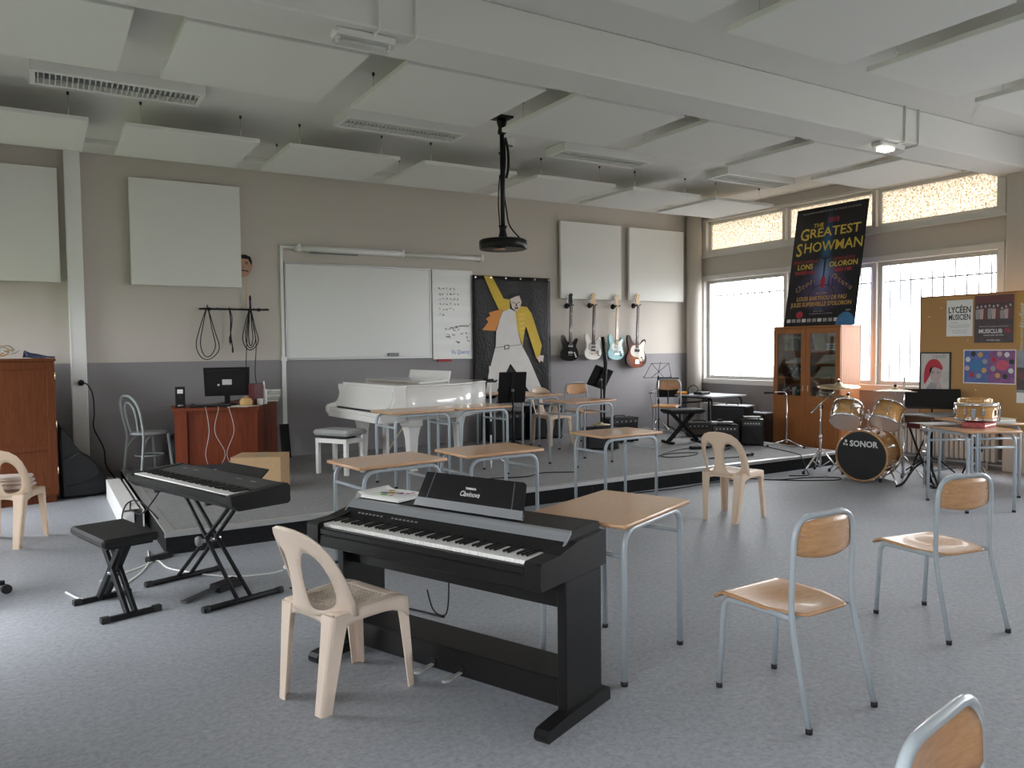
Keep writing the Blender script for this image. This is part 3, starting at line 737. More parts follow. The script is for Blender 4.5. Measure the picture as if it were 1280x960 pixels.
def book(lab, grp, x, y, z, w, h, d, m, rx=0):
    """w along y, h up, d deep"""
    o = thing('book', lab, 'book', (x, y, z+.001), 0, grp); o.rotation_euler = (rad(rx), 0, 0)
    MB().box(0, d, 0, w, 0, h, .002).build('cover', m, o)
    MB().box(-.0008, 0, w*.15, w*.85, h*.7, h*.85).build('spine_label', 'book_white', o) if h > w*1.5 else MB().box(-.0006, 0, w*.01, w*.99, h*.2, h*.8).build('page_edge', 'book_cream', o)
random.seed(3)
y = 7.70
cm = ['book_tan', 'book_cream', 'book_tan', 'book_grey', 'book_cream', 'book_tan', 'book_grey', 'book_blue', 'book_blue']
for k in range(9):
    w = random.uniform(.032, .042); y -= w+.002
    book('%s upright book, %s from the guitar-wall side, on the topmost bookcase shelf' % (cm[k][5:], ORD[k]),
         'upright books on the top shelf', 9.30, y, 1.47, w, random.uniform(.23, .26), .2, cm[k])
book('thin cream folder leaning on the topmost shelf of the glazed bookcase', 'leaning folders', 9.28, 7.12, 1.48, .012, .26, .2, 'book_cream', -13)
book('thin yellowish folder leaning beside the cream one in the bookcase', 'leaning folders', 9.28, 7.085, 1.48, .012, .25, .2, mat('book_yellow', (.45, .36, .10), .7), -14)
for k in range(3): book('flat dark book, %s from the bottom, in the small pile on the topmost shelf' % ORD[k], 'small pile on the top shelf', 9.28, 6.76, 1.472+k*.034, .20, .03, .22, ('book_grey', 'book_dark', 'book_grey')[k])
for k in range(3): book('flat pale booklet, %s from the bottom, in the low pile on the second shelf' % ORD[k], 'pale pile on the second shelf', 9.27, 7.30+.02*k, 1.292+k*.025, .34-.1*k, .022, .22, 'book_white')
for k in range(4): book('flat cream score, %s from the bottom, of the cream pile on the second shelf' % ORD[k], 'cream pile on the second shelf', 9.27, 6.76+.01*k, 1.292+k*.03, .32-.04*k, .026, .22, 'book_cream')
for k in range(4): book('leaning dark binder, %s from the white score pile, on the third bookcase shelf' % ORD[k], 'leaning binders', 9.28, 7.36+.075*k, 1.09, .04, .17, .2, ('book_green', 'book_dark', 'book_blue', 'book_dark')[k], 40 if k < 3 else 34)
for k in range(6): book('flat pale score, %s from the bottom, of the tall pile on the third shelf' % ORD[k], 'white pile on the third shelf', 9.26+.003*k, 6.77, 1.087+k*.027, .36-.02*k, .024, .24, ('book_white', 'book_cream', 'book_white')[k % 3])
for k in range(9):
    c = ('book_red', 'book_green', 'book_red', 'book_red', 'book_white', 'book_green', 'book_dark', 'book_red', 'book_blue')[k]
    lb = {'book_red': 'red', 'book_green': 'green', 'book_white': 'white', 'book_dark': 'black', 'book_blue': 'blue'}[c]
    book('small %s box, %s from the guitar-wall side, on the lowest glazed shelf' % (lb, ORD[k]), 'small boxes on the lowest glazed shelf', 9.30, 7.66-.042*k, .802, .038, .12+.02*(k % 3), .14, c)
for k in range(3): book('flat grey folder, %s from the bottom, on the lowest glazed shelf' % ORD[k], 'grey pile on the lowest shelf', 9.27, 6.80, .802+k*.035, .30, .03, .22, 'book_grey')

def poster_mat():
    m, nt, b = nodes_of('show_poster_print'); L = nt.links.new
    tc = nt.nodes.new('ShaderNodeTexCoord')
    def blob(loc, sc, c0, c1):
        mp = nt.nodes.new('ShaderNodeMapping'); mp.vector_type = 'POINT'
        mp.inputs['Scale'].default_value = sc; mp.inputs['Location'].default_value = (-loc[0]*sc[0], -loc[1]*sc[1], -loc[2]*sc[2])
        g = nt.nodes.new('ShaderNodeTexGradient'); g.gradient_type = 'SPHERICAL'
        r = nt.nodes.new('ShaderNodeValToRGB'); r.color_ramp.elements[0].color = (*c0, 1); r.color_ramp.elements[1].color = (*c1, 1)
        L(tc.outputs['Object'], mp.inputs['Vector']); L(mp.outputs['Vector'], g.inputs['Vector']); L(g.outputs['Fac'], r.inputs['Fac'])
        return r.outputs['Color']
    def addc(a, b_):
        mx = nt.nodes.new('ShaderNodeMix'); mx.data_type = 'RGBA'; mx.blend_type = 'ADD'; mx.inputs['Factor'].default_value = 1
        L(a, mx.inputs[6]); L(b_, mx.inputs[7]); return mx.outputs[2]
    c = addc(blob((0, 0, 1.05), (9, 0, 1.4), (.008, .008, .012), (.03, .14, .34)), blob((0, 0, .55), (2.4, 0, 2.6), (0, 0, 0), (.14, .10, .24)))
    c = addc(c, blob((0, 0, .78), (4.2, 0, 4), (0, 0, 0), (.16, .24, .42)))
    L(c, b.inputs['Base Color']); inp(b, 'Roughness', .35); MAT['show_poster_print'] = m
poster_mat()
mat('ink_yellow', (.75, .55, .08), .5); mat('ink_gold', (.62, .36, .10), .5); mat('ink_red', (.50, .03, .05), .5); mat('ink_white', (.7, .7, .7), .5); mat('ink_dark', (.03, .03, .035), .5)
mat('ink_blue', (.05, .2, .42), .5); mat('ink_grey', (.35, .34, .34), .6); mat('ink_pale', (.55, .42, .40), .6)
PW, PH = 1.17, 1.75
t = thing('show_poster', 'large dark concert poster board with yellow title standing on the bookcase', 'poster', (9.45, 7.225, 1.817), -90)
t.rotation_euler = (0, 0, rad(-90))
LM = RX(-9.8)
bd = MB().box(-PW/2, PW/2, 0, .006, 0, PH).build('board', 'show_poster_print', t, rot=(rad(-9.8), 0, 0))
def pt(s, u, v, size, m, sx=1, rot=0, align='CENTER', bold=0, shear=0):
    text('lettering', s, size, m, t, LM @ T(u, -.0012, v) @ XZ @ RZ(rot), align, .0006, sx, shear, bold)
pt('ORCHESTRES DU BASSIN PALOIS ET DES PYRENEES ATLANTIQUES', 0, 1.675, .036, 'ink_grey', .9)
pt('2018', .06, 1.53, .10, 'ink_red', .9, 0, bold=.002)
pt('THE', -.18, 1.475, .085, 'ink_yellow', 1.1, bold=.001)
pt('G', -.40, 1.35, .25, 'ink_yellow', .9, bold=.003); pt('REATEST', .095, 1.36, .185, 'ink_yellow', 1.14, bold=.002)
pt('S', -.47, 1.13, .27, 'ink_yellow', .9, bold=.003); pt('HOWMAN', .09, 1.15, .205, 'ink_yellow', .98, bold=.002)
pt('ESPACE CHAMBAUD', -.33, .95, .062, 'ink_red', .75); pt('LONS', -.33, .875, .105, 'ink_yellow', 1.0, bold=.003); pt('VENDREDI 4 MAI', -.33, .79, .07, 'ink_red', .65, bold=.002)
pt('ESPACE JELIOTE', .31, .95, .062, 'ink_red', .75); pt('OLORON', .30, .875, .105, 'ink_yellow', 1.0, bold=.003); pt('SAMEDI 5 MAI', .30, .79, .07, 'ink_red', .65, bold=.002)
pt('Choeurs', -.30, .60, .115, 'ink_gold', .85, 27, shear=.2); pt('Orchestres', .31, .62, .105, 'ink_gold', .8, -32, shear=.2)
pt('des lycées', 0, .475, .05, 'ink_gold', .9); pt('LOUIS BARTHOU DE PAU', 0, .40, .085, 'ink_gold', .85, bold=.002); pt('JULES SUPERVIELLE D\'OLORON', 0, .315, .085, 'ink_gold', .85, bold=.002)
pt('Direction', -.03, .25, .032, 'ink_blue'); pt('Entrée libre', -.02, .215, .034, 'ink_grey'); pt('renseignements au secrétariat', .02, .18, .032, 'ink_grey')
def pp(name, pts, m, z=.0015): MB().prism(pts, 0, .0006, LM @ T(0, -z, 0) @ XZ).build(name, m, t)
# performer silhouette in the beam, rings and the arc of the stage
pp('silhouette', [(-.012, .70), (.012, .70), (.018, .95), (.09, 1.0), (.09, 1.01), (.014, .99), (.012, 1.03), (-.012, 1.03), (-.014, .99), (-.09, 1.01), (-.09, 1.0), (-.018, .95)], 'ink_dark')
pp('silhouette', [(-.03, .55), (.03, .55), (.04, .66), (.015, .72), (-.015, .72), (-.04, .66)], 'ink_red')
arc = [(.22*cos(a), .42+.18*sin(a)) for a in [pi*k/14 for k in range(15)]]; pp('stage_arc', arc+[(x*.94, .42+(y-.42)*.93) for x, y in arc[::-1]], 'ink_dark')
for k in range(14):
    x = -.42+k*.065
    if abs(x) > .1: pp('crowd_hand', [(x-.012, .58-.15*abs(x)), (x+.012, .58-.15*abs(x)), (x+.006, .74-.22*abs(x)), (x-.008, .73-.22*abs(x))], 'navy')
for k in range(11): pp('sponsor_logo', [(-.54+k*.088, .06), (-.475+k*.088, .06), (-.475+k*.088, .11), (-.54+k*.088, .11)], 'ink_grey' if k % 3 else 'ink_white')
pp('red_badge', ellipse(-.33, .17, .06, .05, 14), 'ink_red')
pp('blue_badge', [(PW/2-.001, .002), (PW/2-.001, .15)]+[(.43+.15*cos(a)*1.03, .0+.185*sin(a)+.0015) for a in [pi/2*k/8 for k in range(2, 9)]]+[(.43-.15*sin(a), .185*cos(a)+.0015) for a in [pi/2*k/8 for k in range(1, 8)]]+[(.29, .002)], 'ink_blue')
pt('5€', .47, .09, .08, 'ink_white', .9); pt('TARIF', .46, .21, .03, 'ink_white')

# ================================================================== free-standing notice board and its sheets
NX = 9.4
t = thing('notice_board', 'wide cork notice board on metal legs covered with posters', 'notice board', (NX, 3.2, 0))
MB().box(0, .03, .015, 2.475, .57, 2.115).build('cork_panel', 'cork', t)
MB().box(-.004, .034, 0, 2.49, 2.115, 2.13, .002).box(-.004, .034, 0, 2.49, .555, .57, .002).box(-.004, .034, 0, .015, .57, 2.115, .002).box(-.004, .034, 2.475, 2.49, .57, 2.115, .002).build('frame', 'bookcase_wood', t)
for y in (.25, 2.2):
    MB().box(.034, .06, y-.015, y+.015, .02, 1.9, .003).build('leg', 'frame_dark', t); MB().box(-.2, .3, y-.02, y+.02, 0, .02, .003).build('foot', 'frame_dark', t)
for a, b in ((5.42, 1.98), (5.57, 1.88), (5.10, 1.58), (5.0, 1.0), (4.55, .7)): MB().lathe([(.006, 0), (.006, .006)], 8, T(-.0005, a-3.2, b) @ RY(-90)).build('pin', 'paper', t)
def sheet(name, lab, y1, y0, z0, z1, m, fr=None):
    """sheet pinned to the notice board; local x runs to the viewer's right"""
    o = thing(name, lab, 'poster', (NX-.006, (y0+y1)/2, z0), -90)
    w, h = (y1-y0)/2, z1-z0
    MB().box(-w, w, -.001, 0, 0, h).build('sheet', m, o)
    if fr: MB().box(-w-.012, -w+.008, -.008, 0, -.01, h+.01).box(w-.008, w+.012, -.008, 0, -.01, h+.01).box(-w+.008, w-.008, -.008, 0, h-.008, h+.01).box(-w+.008, w-.008, -.008, 0, -.01, .008).build('frame', fr, o)
    return o, w, h
def st_(o, s, u, v, size, m, sx=1, rot=0, bold=0, align='CENTER'): text('lettering', s, size, m, o, T(u, -.0016, v) @ XZ @ RZ(rot), align, .0005, sx, 0, bold)
def sp_(o, name, pts, m, lay=0): MB().prism(pts, 0, .0006, T(0, -.0012-lay*.0007, 0) @ XZ).build(name, m, o)
o, w, h = sheet('student_poster', 'small pale poster headed LYCEEN MUSICIEN on the notice board', 5.354, 5.045, 1.634, 2.064, 'paper')
st_(o, 'LYCÉEN', 0, h*.72, .105, 'ink_dark', .72, bold=.002); st_(o, 'MUSICIEN', 0, h*.52, .095, 'ink_dark', .62, bold=.002)
for k, (u, v, s) in enumerate(((-.06, .38, .022), (.0, .30, .018), (.0, .25, .018), (0, .16, .016), (0, .10, .016))): st_(o, ('le festival', 'concours et rencontres musicales', 'inscriptions au bureau de la vie', 'musiciens, chanteurs, groupes', 'renseignements sur place')[k], u, h*v, s, 'ink_grey')
o, w, h = sheet('band_poster', 'dark brown concert poster with a row of musicians on the notice board', 5.025, 4.594, 1.553, 2.10, mat('poster_brown', (.07, .045, .05), .4, noise=.3, nscale=20))
sp_(o, 'curtain', [(-w, h*.84), (w, h*.84), (w, h), (-w, h)], mat('poster_maroon', (.16, .05, .05), .5))
random.seed(5)
for k in range(9):
    u = -w*.85+k*w*.21; hh = random.uniform(.13, .17); c = ('ink_grey', 'ink_pale', 'poster_maroon')[k % 3]
    sp_(o, 'musician', [(u-.018, h*.50), (u+.02, h*.50), (u+.026, h*.50+hh*.75), (u-.022, h*.50+hh*.72)], c, 1); sp_(o, 'musician_head', ellipse(u, h*.50+hh*.9, .012, .016, 10), 'ink_pale', 1)
st_(o, 'MUSICLUB', -.035, h*.24, .066, 'ink_white', .85, bold=.002); st_(o, '78', .15, h*.24, .066, 'ink_red', .9, bold=.002)
st_(o, 'SPECTACLE MUSICAL DES ELEVES', 0, h*.34, .022, 'ink_pale'); st_(o, 'samedi salle des fêtes', 0, h*.16, .026, 'ink_white'); st_(o, 'ENTREE LIBRE', 0, h*.05, .024, 'ink_white')
o, w, h = sheet('framed_poster', 'framed red and white portrait poster at the edge of the notice board', 5.672, 5.302, .85, 1.435, mat('poster_cream', (.62, .58, .54), .6), 'book_dark')
sp_(o, 'headscarf', spline([(-.12, .42, 0), (-.06, .50, 0), (.03, .50, 0), (.09, .42, 0), (.08, .38, 0), (-.02, .41, 0), (-.07, .30, 0), (-.13, .20, 0), (-.14, .30, 0)], 4, True), 'ink_red')
sp_(o, 'face_shape', spline([(-.07, .38, 0), (.0, .41, 0), (.08, .38, 0), (.075, .30, 0), (.03, .22, 0), (-.04, .25, 0)], 4, True), 'ink_pale')
sp_(o, 'shoulder_shape', [(-.13, .12), (-.05, .23), (.03, .21), (.07, .12)], 'ink_grey'); sp_(o, 'hand_shape', spline([(.02, .12, 0), (.03, .24, 0), (.05, .25, 0), (.08, .18, 0), (.09, .12, 0)], 4, True), 'ink_pale', 1)
for u, v in ((-.03, .345), (.04, .345)): sp_(o, 'eye_shape', ellipse(u, v, .014, .006, 8), 'ink_dark', 1)
st_(o, 'НЕ БОЛТАЙ!', 0, .06, .085, 'ink_red', .7, bold=.002); st_(o, 'opeb', .05, h-.04, .08, 'ink_grey', 1.1)
for k in range(6): st_(o, ('слово за', 'слово, и', 'тайна ушла', 'к чужим', 'ушам', 'вмиг')[k], .125, .35-.024*k, .02, 'ink_grey')
o, w, h = sheet('instrument_poster', 'blue and purple poster of round picture bubbles on the notice board', 5.145, 4.561, 1.076, 1.474, 'paper')
sp_(o, 'blue_half', [(-w+.01, .012), (-.005, .012), (-.005, h-.012), (-w+.01, h-.012)], mat('poster_blue', (.10, .15, .38), .45, noise=.3, nscale=12)); sp_(o, 'purple_half', [(-.005, .012), (w-.01, .012), (w-.01, h-.012), (-.005, h-.012)], mat('poster_purple', (.24, .09, .24), .45, noise=.3, nscale=12))
for sx, c in ((-1, 'ink_blue'), (1, mat('poster_pink', (.62, .10, .16), .5))):
    cx = sx*w*.5; sp_(o, 'title_bubble', ellipse(cx, h*.55, .07, .06, 18), c, 1)
    st_(o, 'métiers' if sx < 0 else 'les', cx, h*.57, .022, 'ink_white'); st_(o, 'du son' if sx < 0 else 'arts', cx, h*.50, .022, 'ink_white')
    for k in range(8):
        a = k*pi/4+.3; c2 = ('ink_grey', 'ink_gold', 'ink_dark', 'ink_white', 'ink_pale', 'ink_red')[(k+(sx > 0)*2) % 6]
        sp_(o, 'picture_bubble', ellipse(cx+.105*cos(a), h*.55+.135*sin(a), .028, .03, 14), c2, 1)
o, w, h = sheet('grey_poster', 'grey and dark red photo poster below the yellow one on the notice board', 4.55, 4.15, .873, 1.46, mat('poster_mist', (.30, .32, .36), .5, noise=.4, nscale=6))
sp_(o, 'dark_photo', [(-w, h*.25), (w, h*.25), (w, h*.68), (-w, h*.68)], 'poster_brown'); sp_(o, 'red_shape', ellipse(-.08, h*.52, .10, .06), 'poster_maroon', 1); sp_(o, 'pale_foot', [(-w, 0), (w, 0), (w, h*.2), (-w, h*.2)], 'paper')
o, w, h = sheet('yellow_poster', 'yellow poster with sideways lettering at the top of the notice board', 4.56, 4.15, 1.53, 2.12, mat('poster_yellow', (.52, .30, .06), .5))
st_(o, 'étudiant', -.15, h*.55, .085, 'ink_white', 1, 90, .001); st_(o, 'Statut national', -.155, h*.12, .05, 'ink_white', 1, 90)
# ================================================================== school desks
def make_desk():
    t = thing('school_desk', '', 'desk', group='single school desks with beech tops')
    W2, D2, H = .355, .255, .755
    MB().prism(rrect(-W2, W2, -D2, D2, .006, 2), H-.021, H, None, True).build('desktop', 'beech_top', t)
    for s in (-1, 1):
        y = s*.222
        p = fillet([(-.305, y, .012), (-.305, y, .714), (.305, y, .714), (.305, y, .012)], .10, 7)
        fr = MB().tube(p, .0145, 12).build('leg_frame', 'frame_grey', t)
        for sx in (-1, 1): MB().lathe([(.0165, 0), (.0165, .02)], 12, T(.305*sx, y, 0)).build('foot_cap', 'rubber', fr)
        for x in (-.12, .12): MB().box(x-.015, x+.015, y-.02, y+.02, H-.029, H-.021).build('bracket', 'frame_grey', fr)
    for s in (-1, 1): MB().cyl((s*.305, -.222, .60), (s*.305, .222, .60), .0115, 10).build('stretcher', 'frame_grey', t)
    return t
dk = make_desk()
ST = .172
for i, (x, y, z, r, lab) in enumerate((
    (2.44, 3.06, 0, 22.5, 'beech-topped school desk standing right behind the black digital piano'),
    (4.62, 5.75, 0, 1, 'beech-topped school desk on the floor in front of the stage edge'),
    (2.14, 5.29, 0, 7, 'beech-topped school desk on the floor before the white piano bench'),
    (3.03, 5.36, 0, 3, 'beech-topped school desk on the floor between two other front desks'),
    (3.28, 7.40, ST, 3, 'beech-topped school desk on the stage beside the grand piano keyboard'),
    (4.02, 7.47, ST, 6, 'beech-topped school desk on the stage along the grand piano tail'),
    (5.66, 8.85, ST, 4, 'beech-topped school desk on the stage in front of the painted banner'),
    (5.60, 9.47, ST, 3, 'beech-topped school desk on the stage right up against the painted banner'),
    (5.50, 7.50, ST, 11, 'beech-topped school desk on the stage near the bare edge strip'),
    (7.53, 4.05, 0, 62, 'beech-topped school desk carrying the snare drum'),
    (8.28, 4.37, 0, 62, 'beech-topped school desk covered in papers beside the notice board'))):
    place(dk, lab, (x, y, z), r, i == 0)

# ================================================================== school chairs
def make_chair():
    t = thing('school_chair', '', 'chair', group='beech school chairs with grey tube frames')
    r = .0122
    up = [(-.217, -.25, .012), (-.2, -.145, .435), (-.193, -.158, .845), (.193, -.158, .845), (.2, -.145, .435), (.217, -.25, .012)]
    p = [Vector(up[0])]+fillet(up, .105, 7)[1:-1]+[Vector(up[-1])]
    MB().tube(p, r, 12).build('back_frame', 'frame_grey', t)
    for s in (-1, 1):
        q = fillet([(s*.187, .25, .012), (s*.183, .225, .418), (s*.186, .0, .425), (s*.192, -.15, .432)], .055, 6)
        MB().tube(q, r, 12).build('leg_frame', 'frame_grey', t)
        for (x, y) in ((s*.217, -.25), (s*.187, .25)): MB().lathe([(.0145, 0), (.0145, .022)], 10, T(x, y, 0)).build('foot_cap', 'rubber', t)
    MB().cyl((-.188, -.13, .425), (.188, -.13, .425), .009, 8).cyl((-.185, .15, .419), (.185, .15, .419), .009, 8).build('cross_bar', 'frame_grey', t)
    # dished plywood seat: shield outline, front edge rolled down
    def seat(u, v):
        y = -.175+v*.45; hw = .20*min(1, (.62+.38*min(1, v*2.6)**.6)) if v < .4 else .20-.012*(v-.4)
        a = 2*u-1; x = a*hw
        z = .440-.018*math.exp(-((x/.13)**2+((y+.0)/.13)**2))
        if v > .90: z -= .9*(v-.90)**2*3.2
        return (x, y, z)
    MB().grid(seat, 18, 20).build('seat', 'beech_ply', t, solid=.010)
    out = spline([(-.172, .69, 0), (-.182, .73, 0), (-.176, .785, 0), (-.14, .822, 0), (-.08, .832, 0), (0, .834, 0), (.08, .832, 0), (.14, .822, 0), (.176, .785, 0), (.182, .73, 0), (.172, .69, 0), (.08, .672, 0), (0, .668, 0), (-.08, .672, 0)], 3, True)
    def bend(x, z): return -.147-.028*(1-(x/.18)**2)-.03*(z-.70)
    sheet_from([(q.x, q.y) for q in out], [], .03, lambda x, z: (x, bend(x, z), z), 'backrest', 'beech_ply', t, .010)
    for sx in (-1, 1): MB().lathe([(.006, 0), (.004, .003)], 8, T(sx*.15, bend(.15, .76)-.005, .77) @ RX(90)).build('screw', 'chrome', t)
    return t
def inside(p, poly):
    c = False; n = len(poly)
    for i in range(n):
        a, b = poly[i], poly[i-1]
        if (a[1] > p[1]) != (b[1] > p[1]) and p[0] < (b[0]-a[0])*(p[1]-a[1])/(b[1]-a[1])+a[0]: c = not c
    return c
def sheet_from(out, holes, step, fn, name, m, parent, thick, extra=None):
    """curved sheet cut to an outline with holes"""
    V = []; E = []
    for loop in [out]+holes:
        k = len(V); n = len(loop); V += [Vector((p[0], p[1])) for p in loop]; E += [(k+i, k+(i+1) % n) for i in range(n)]
    xs = [p[0] for p in out]; ys = [p[1] for p in out]
    x = min(xs)+step/2
    while x < max(xs):
        y = min(ys)+step/2
        while y < max(ys):
            if inside((x, y), out) and not any(inside((x, y), h) for h in holes):
                if min(((x-v.x)**2+(y-v.y)**2) for v in V[:len(E)]) > (step*.4)**2: V.append(Vector((x, y)))
            y += step
        x += step
    vv, ee, ff, *_ = delaunay_2d_cdt(V, E, [], 0, 1e-6)
    F = []
    for f in ff:
        c = (sum(vv[i].x for i in f)/len(f), sum(vv[i].y for i in f)/len(f))
        if inside(c, out) and not any(inside(c, h) for h in holes): F.append(tuple(f))
    mb = MB().add([fn(v.x, v.y) for v in vv], F, True)
    return mb.build(name, m, parent, solid=thick)
ch = make_chair()
for i, (x, y, z, r, lab) in enumerate((
    (2.79, 2.25, 0, 1, 'beech school chair facing the desk behind the digital piano'),
    (4.22, 2.43, 0, -10, 'beech school chair turned towards the desk with the snare drum'),
    (1.46, .66, 0, 190, 'beech school chair of which only the rounded backrest rises into view'),
    (6.95, 9.45, ST, 178, 'beech school chair on the stage below the black guitar'))):
    place(ch, lab, (x, y, z), r, i == 0)
c = place(ch, 'beech school chair with a writing arm on the stage below the bass', (8.60, 9.40, ST), 128)
MB().tube(fillet([(.2, .10, .43), (.235, .10, .60), (.235, -.05, .66), (.2, -.155, .66)], .04, 5), .010, 10).build('arm_tube', 'frame_grey', c)
MB().box(.205, .265, -.08, .12, .625, .65, .008).build('arm_pad', 'grey_plastic', c)

# ================================================================== moulded plastic chairs
def make_plastic(m):
    t = thing('plastic_chair', '', 'chair', group='moulded plastic chairs')
    # seat with a punched lattice
    S = MB()
    x0, x1, y0, y1 = -.20, .20, -.19, .215
    def sz(x, y):
        z = .432-.012*math.exp(-((x/.14)**2+(y/.15)**2))
        if y > .17: z -= ((y-.17)/.045)**2*.016
        return z
    def sw(y): return 1.0-.10*max(0, (.0-y)/.19)
    N = 13; a0, a1, b0, b1 = -.145, .145, -.135, .135
    V = []; F = []
    def P(x, y):
        V.append((x*sw(y), y, sz(x, y))); return len(V)-1
    for i in range(N):
        for j in range(N):
            X0, X1 = a0+(a1-a0)*i/N, a0+(a1-a0)*(i+1)/N; Y0, Y1 = b0+(b1-b0)*j/N, b0+(b1-b0)*(j+1)/N
            h = .30*(X1-X0); cx, cy = (X0+X1)/2, (Y0+Y1)/2
            o = [P(X0, Y0), P(X1, Y0), P(X1, Y1), P(X0, Y1)]
            q = [P(cx-h, cy-h), P(cx+h, cy-h), P(cx+h, cy+h), P(cx-h, cy+h)]
            for k in range(4): F.append((o[k], o[(k+1) % 4], q[(k+1) % 4], q[k]))
    S.add(V, F, True)
    for (u0, u1, v0, v1) in ((x0, a0, y0, y1), (a1, x1, y0, y1), (a0, a1, y0, b0), (a0, a1, b1, y1)):
        S.grid(lambda u, v: ((u0+(u1-u0)*u)*sw(v0+(v1-v0)*v), v0+(v1-v0)*v, sz(u0+(u1-u0)*u, v0+(v1-v0)*v)), 6, 8)
    S.build('seat', m, t, solid=.005)
    # skirts: arched below the seat rim on four sides
    for ax, s in ((0, -1), (0, 1), (1, -1), (1, 1)):
        def sk(u, v):
            a = 2*u-1; dep = .045+.05*abs(a)**3
            if ax == 0: y = a*.195+.012; x = s*.2*sw(y); z = sz(x, y)-dep*v; return (x+s*.004*v, y, z)
            x = a*.195*(sw(-.19) if s < 0 else 1); y = y0 if s < 0 else y1; return (x, y+s*.006*v, sz(x, y)-.003-(dep-.012)*v)
        MB().grid(sk, 12, 3).build('seat_rim', m, t, solid=.005)
    # backrest with two tall openings
    out = [(-.205, .405), (-.1, .412), (0, .415), (.1, .412), (.205, .405), (.212, .47), (.215, .55), (.212, .62), (.198, .69), (.172, .742), (.13, .778), (.07, .797), (0, .803)]
    out += [(-x, z) for x, z in out[5:-1][::-1]]
    hp = [(.058, .475), (.075, .445), (.11, .438), (.145, .45), (.163, .485), (.168, .54), (.163, .60), (.148, .655), (.12, .69), (.088, .698), (.062, .675), (.048, .62), (.045, .55)]
    hr = [(p.x, p.y) for p in spline([(x, z, 0) for x, z in hp], 2, True)]; hl = [(-x, z) for x, z in hr]
    def bk(x, z):
        s = (z-.41)/.39
        y = -.215-.02*s-.055*s*s + (.055+.10*max(0, 1-s)**1.5)*(x/.21)**2 - .012
        return (x*(1-.03*s), y, z)
    sheet_from(out, [hr, hl], .028, bk, 'backrest', m, t, .007)
    # angle-section legs
    for sx in (-1, 1):
        for sy, top, bot, wt, wb in ((-1, (.197, -.20), (.165, -.245), .085, .052), (1, (.203, .215), (.212, .245), .07, .045)):
            rings = []
            for k in range(6):
                q = k/5; x = top[0]+(bot[0]-top[0])*q; y = top[1]+(bot[1]-top[1])*q; w = wt+(wb-wt)*q**.7; z = (.425 if sy < 0 else .405)*(1-q); th = .007; r = .016
                L = [(x, y-sy*w), (x, y-sy*r), (x-r*.3, y-sy*r*.3), (x-r, y), (x-w, y), (x-w, y-sy*th), (x-r, y-sy*th), (x-th-r*.3, y-sy*(th+r*.3)), (x-th, y-sy*r), (x-th, y-sy*w)]
                rings.append([(sx*a, b, z) for a, b in L])
            MB().loft(rings, True, False).build('leg', m, t, fix=True)
    return t
p1 = make_plastic('cream_plastic'); place(p1, 'pale cream plastic chair drawn up to the black digital piano', (1.15, 3.40, 0), -72, True)
p2 = make_plastic('tan_plastic')
place(p2, 'beige plastic chair standing alone on the floor before the stage amplifiers', (5.31, 4.95, 0), -74, True)
place(p2, 'beige plastic chair beside the tall cupboard', (-.25, 7.54, 0), -20)
place(p2, 'beige plastic chair on the stage between the desk and the banner', (6.25, 9.25, ST), 185)
t = thing('folded_cloth', 'folded pinkish white cloth on the plastic chair by the cupboard', 'cloth', (-.24, 7.60, .443), -15)
for k in range(3): MB().box(-.16+.01*k, .17-.01*k, -.12, .12, k*.035, k*.035+.032, .014).build('fold', mat('cloth_pink', (.66, .56, .52), .9), t)

# ================================================================== keyboards
WK = MB().box(-.0112, .0112, 0, .145, -.018, 0, .0015).mesh('white_key', 'white_key')
BK = MB().box(-.0055, .0055, .05, .147, 0, .011, .003).mesh('black_key', 'black_key')
def keys(parent, z, y=0):
    for i in range(52):
        o = bpy.data.objects.new('white_key', WK); COL.objects.link(o); o.parent = parent; o.location = (-.6015+i*.02359, y, z)
    pat = {0: 1, 2: 1, 3: 1, 5: 1, 6: 1}   # after A, (B none), C, D, (E none), F, G
    for i in range(51):
        if i % 7 in (0, 2, 3, 5, 6):
            o = bpy.data.objects.new('black_key', BK); COL.objects.link(o); o.parent = parent; o.location = (-.6015+(i+.5)*.02359, y, z)

t = thing('digital_piano', 'black upright digital piano on panel legs with a glossy music rest', 'piano', (1.40, 3.15, 0), -67.5)
MB().box(-.690, .690, .16, .47, .595, .66, .004).box(-.690, .690, -.028, .16, .595, .655, .006).box(-.612, .612, -.028, -.003, .655, .688, .006).build('key_bed', 'black_satin', t)
for s in (-1, 1):
    prof = [(-.03, .60), (-.036, .63), (-.036, .70), (-.026, .712), (.10, .716), (.24, .745), (.475, .75), (.475, .60)]
    MB().prism(prof, .614 if s > 0 else -.694, .694 if s > 0 else -.614, YZ).build('cheek', 'black_satin', t)
    MB().box(min(s*.645, s*.69), max(s*.645, s*.69), .15, .44, .05, .597, .005).build('side_panel', 'black_satin', t)
    f = [(-.02, .0), (-.03, .012), (-.03, .032), (-.015, .048), (.12, .058), (.46, .058), (.47, .04), (.47, 0)]
    MB().prism(f, min(s*.65, s*.715), max(s*.65, s*.715), YZ).build('foot', 'black_satin', t)
up = [(.15, .655), (.15, .705), (.16, .714), (.225, .770), (.235, .781), (.465, .786), (.475, .775), (.475, .655)]
MB().prism(up, -.660, .660, YZ).build('top_housing', 'black_satin', t)
MB().prism([(.197, .7475), (.222, .769), (.229, .7665), (.204, .745)], -.655, .655, YZ @ T(0, 0, 0)).prism([(.218, .767), (.228, .7775), (.237, .782), (.25, .7835), (.25, .7825), (.238, .779)], -.66, .66, YZ).build('silver_strip', 'silver_strip', t)
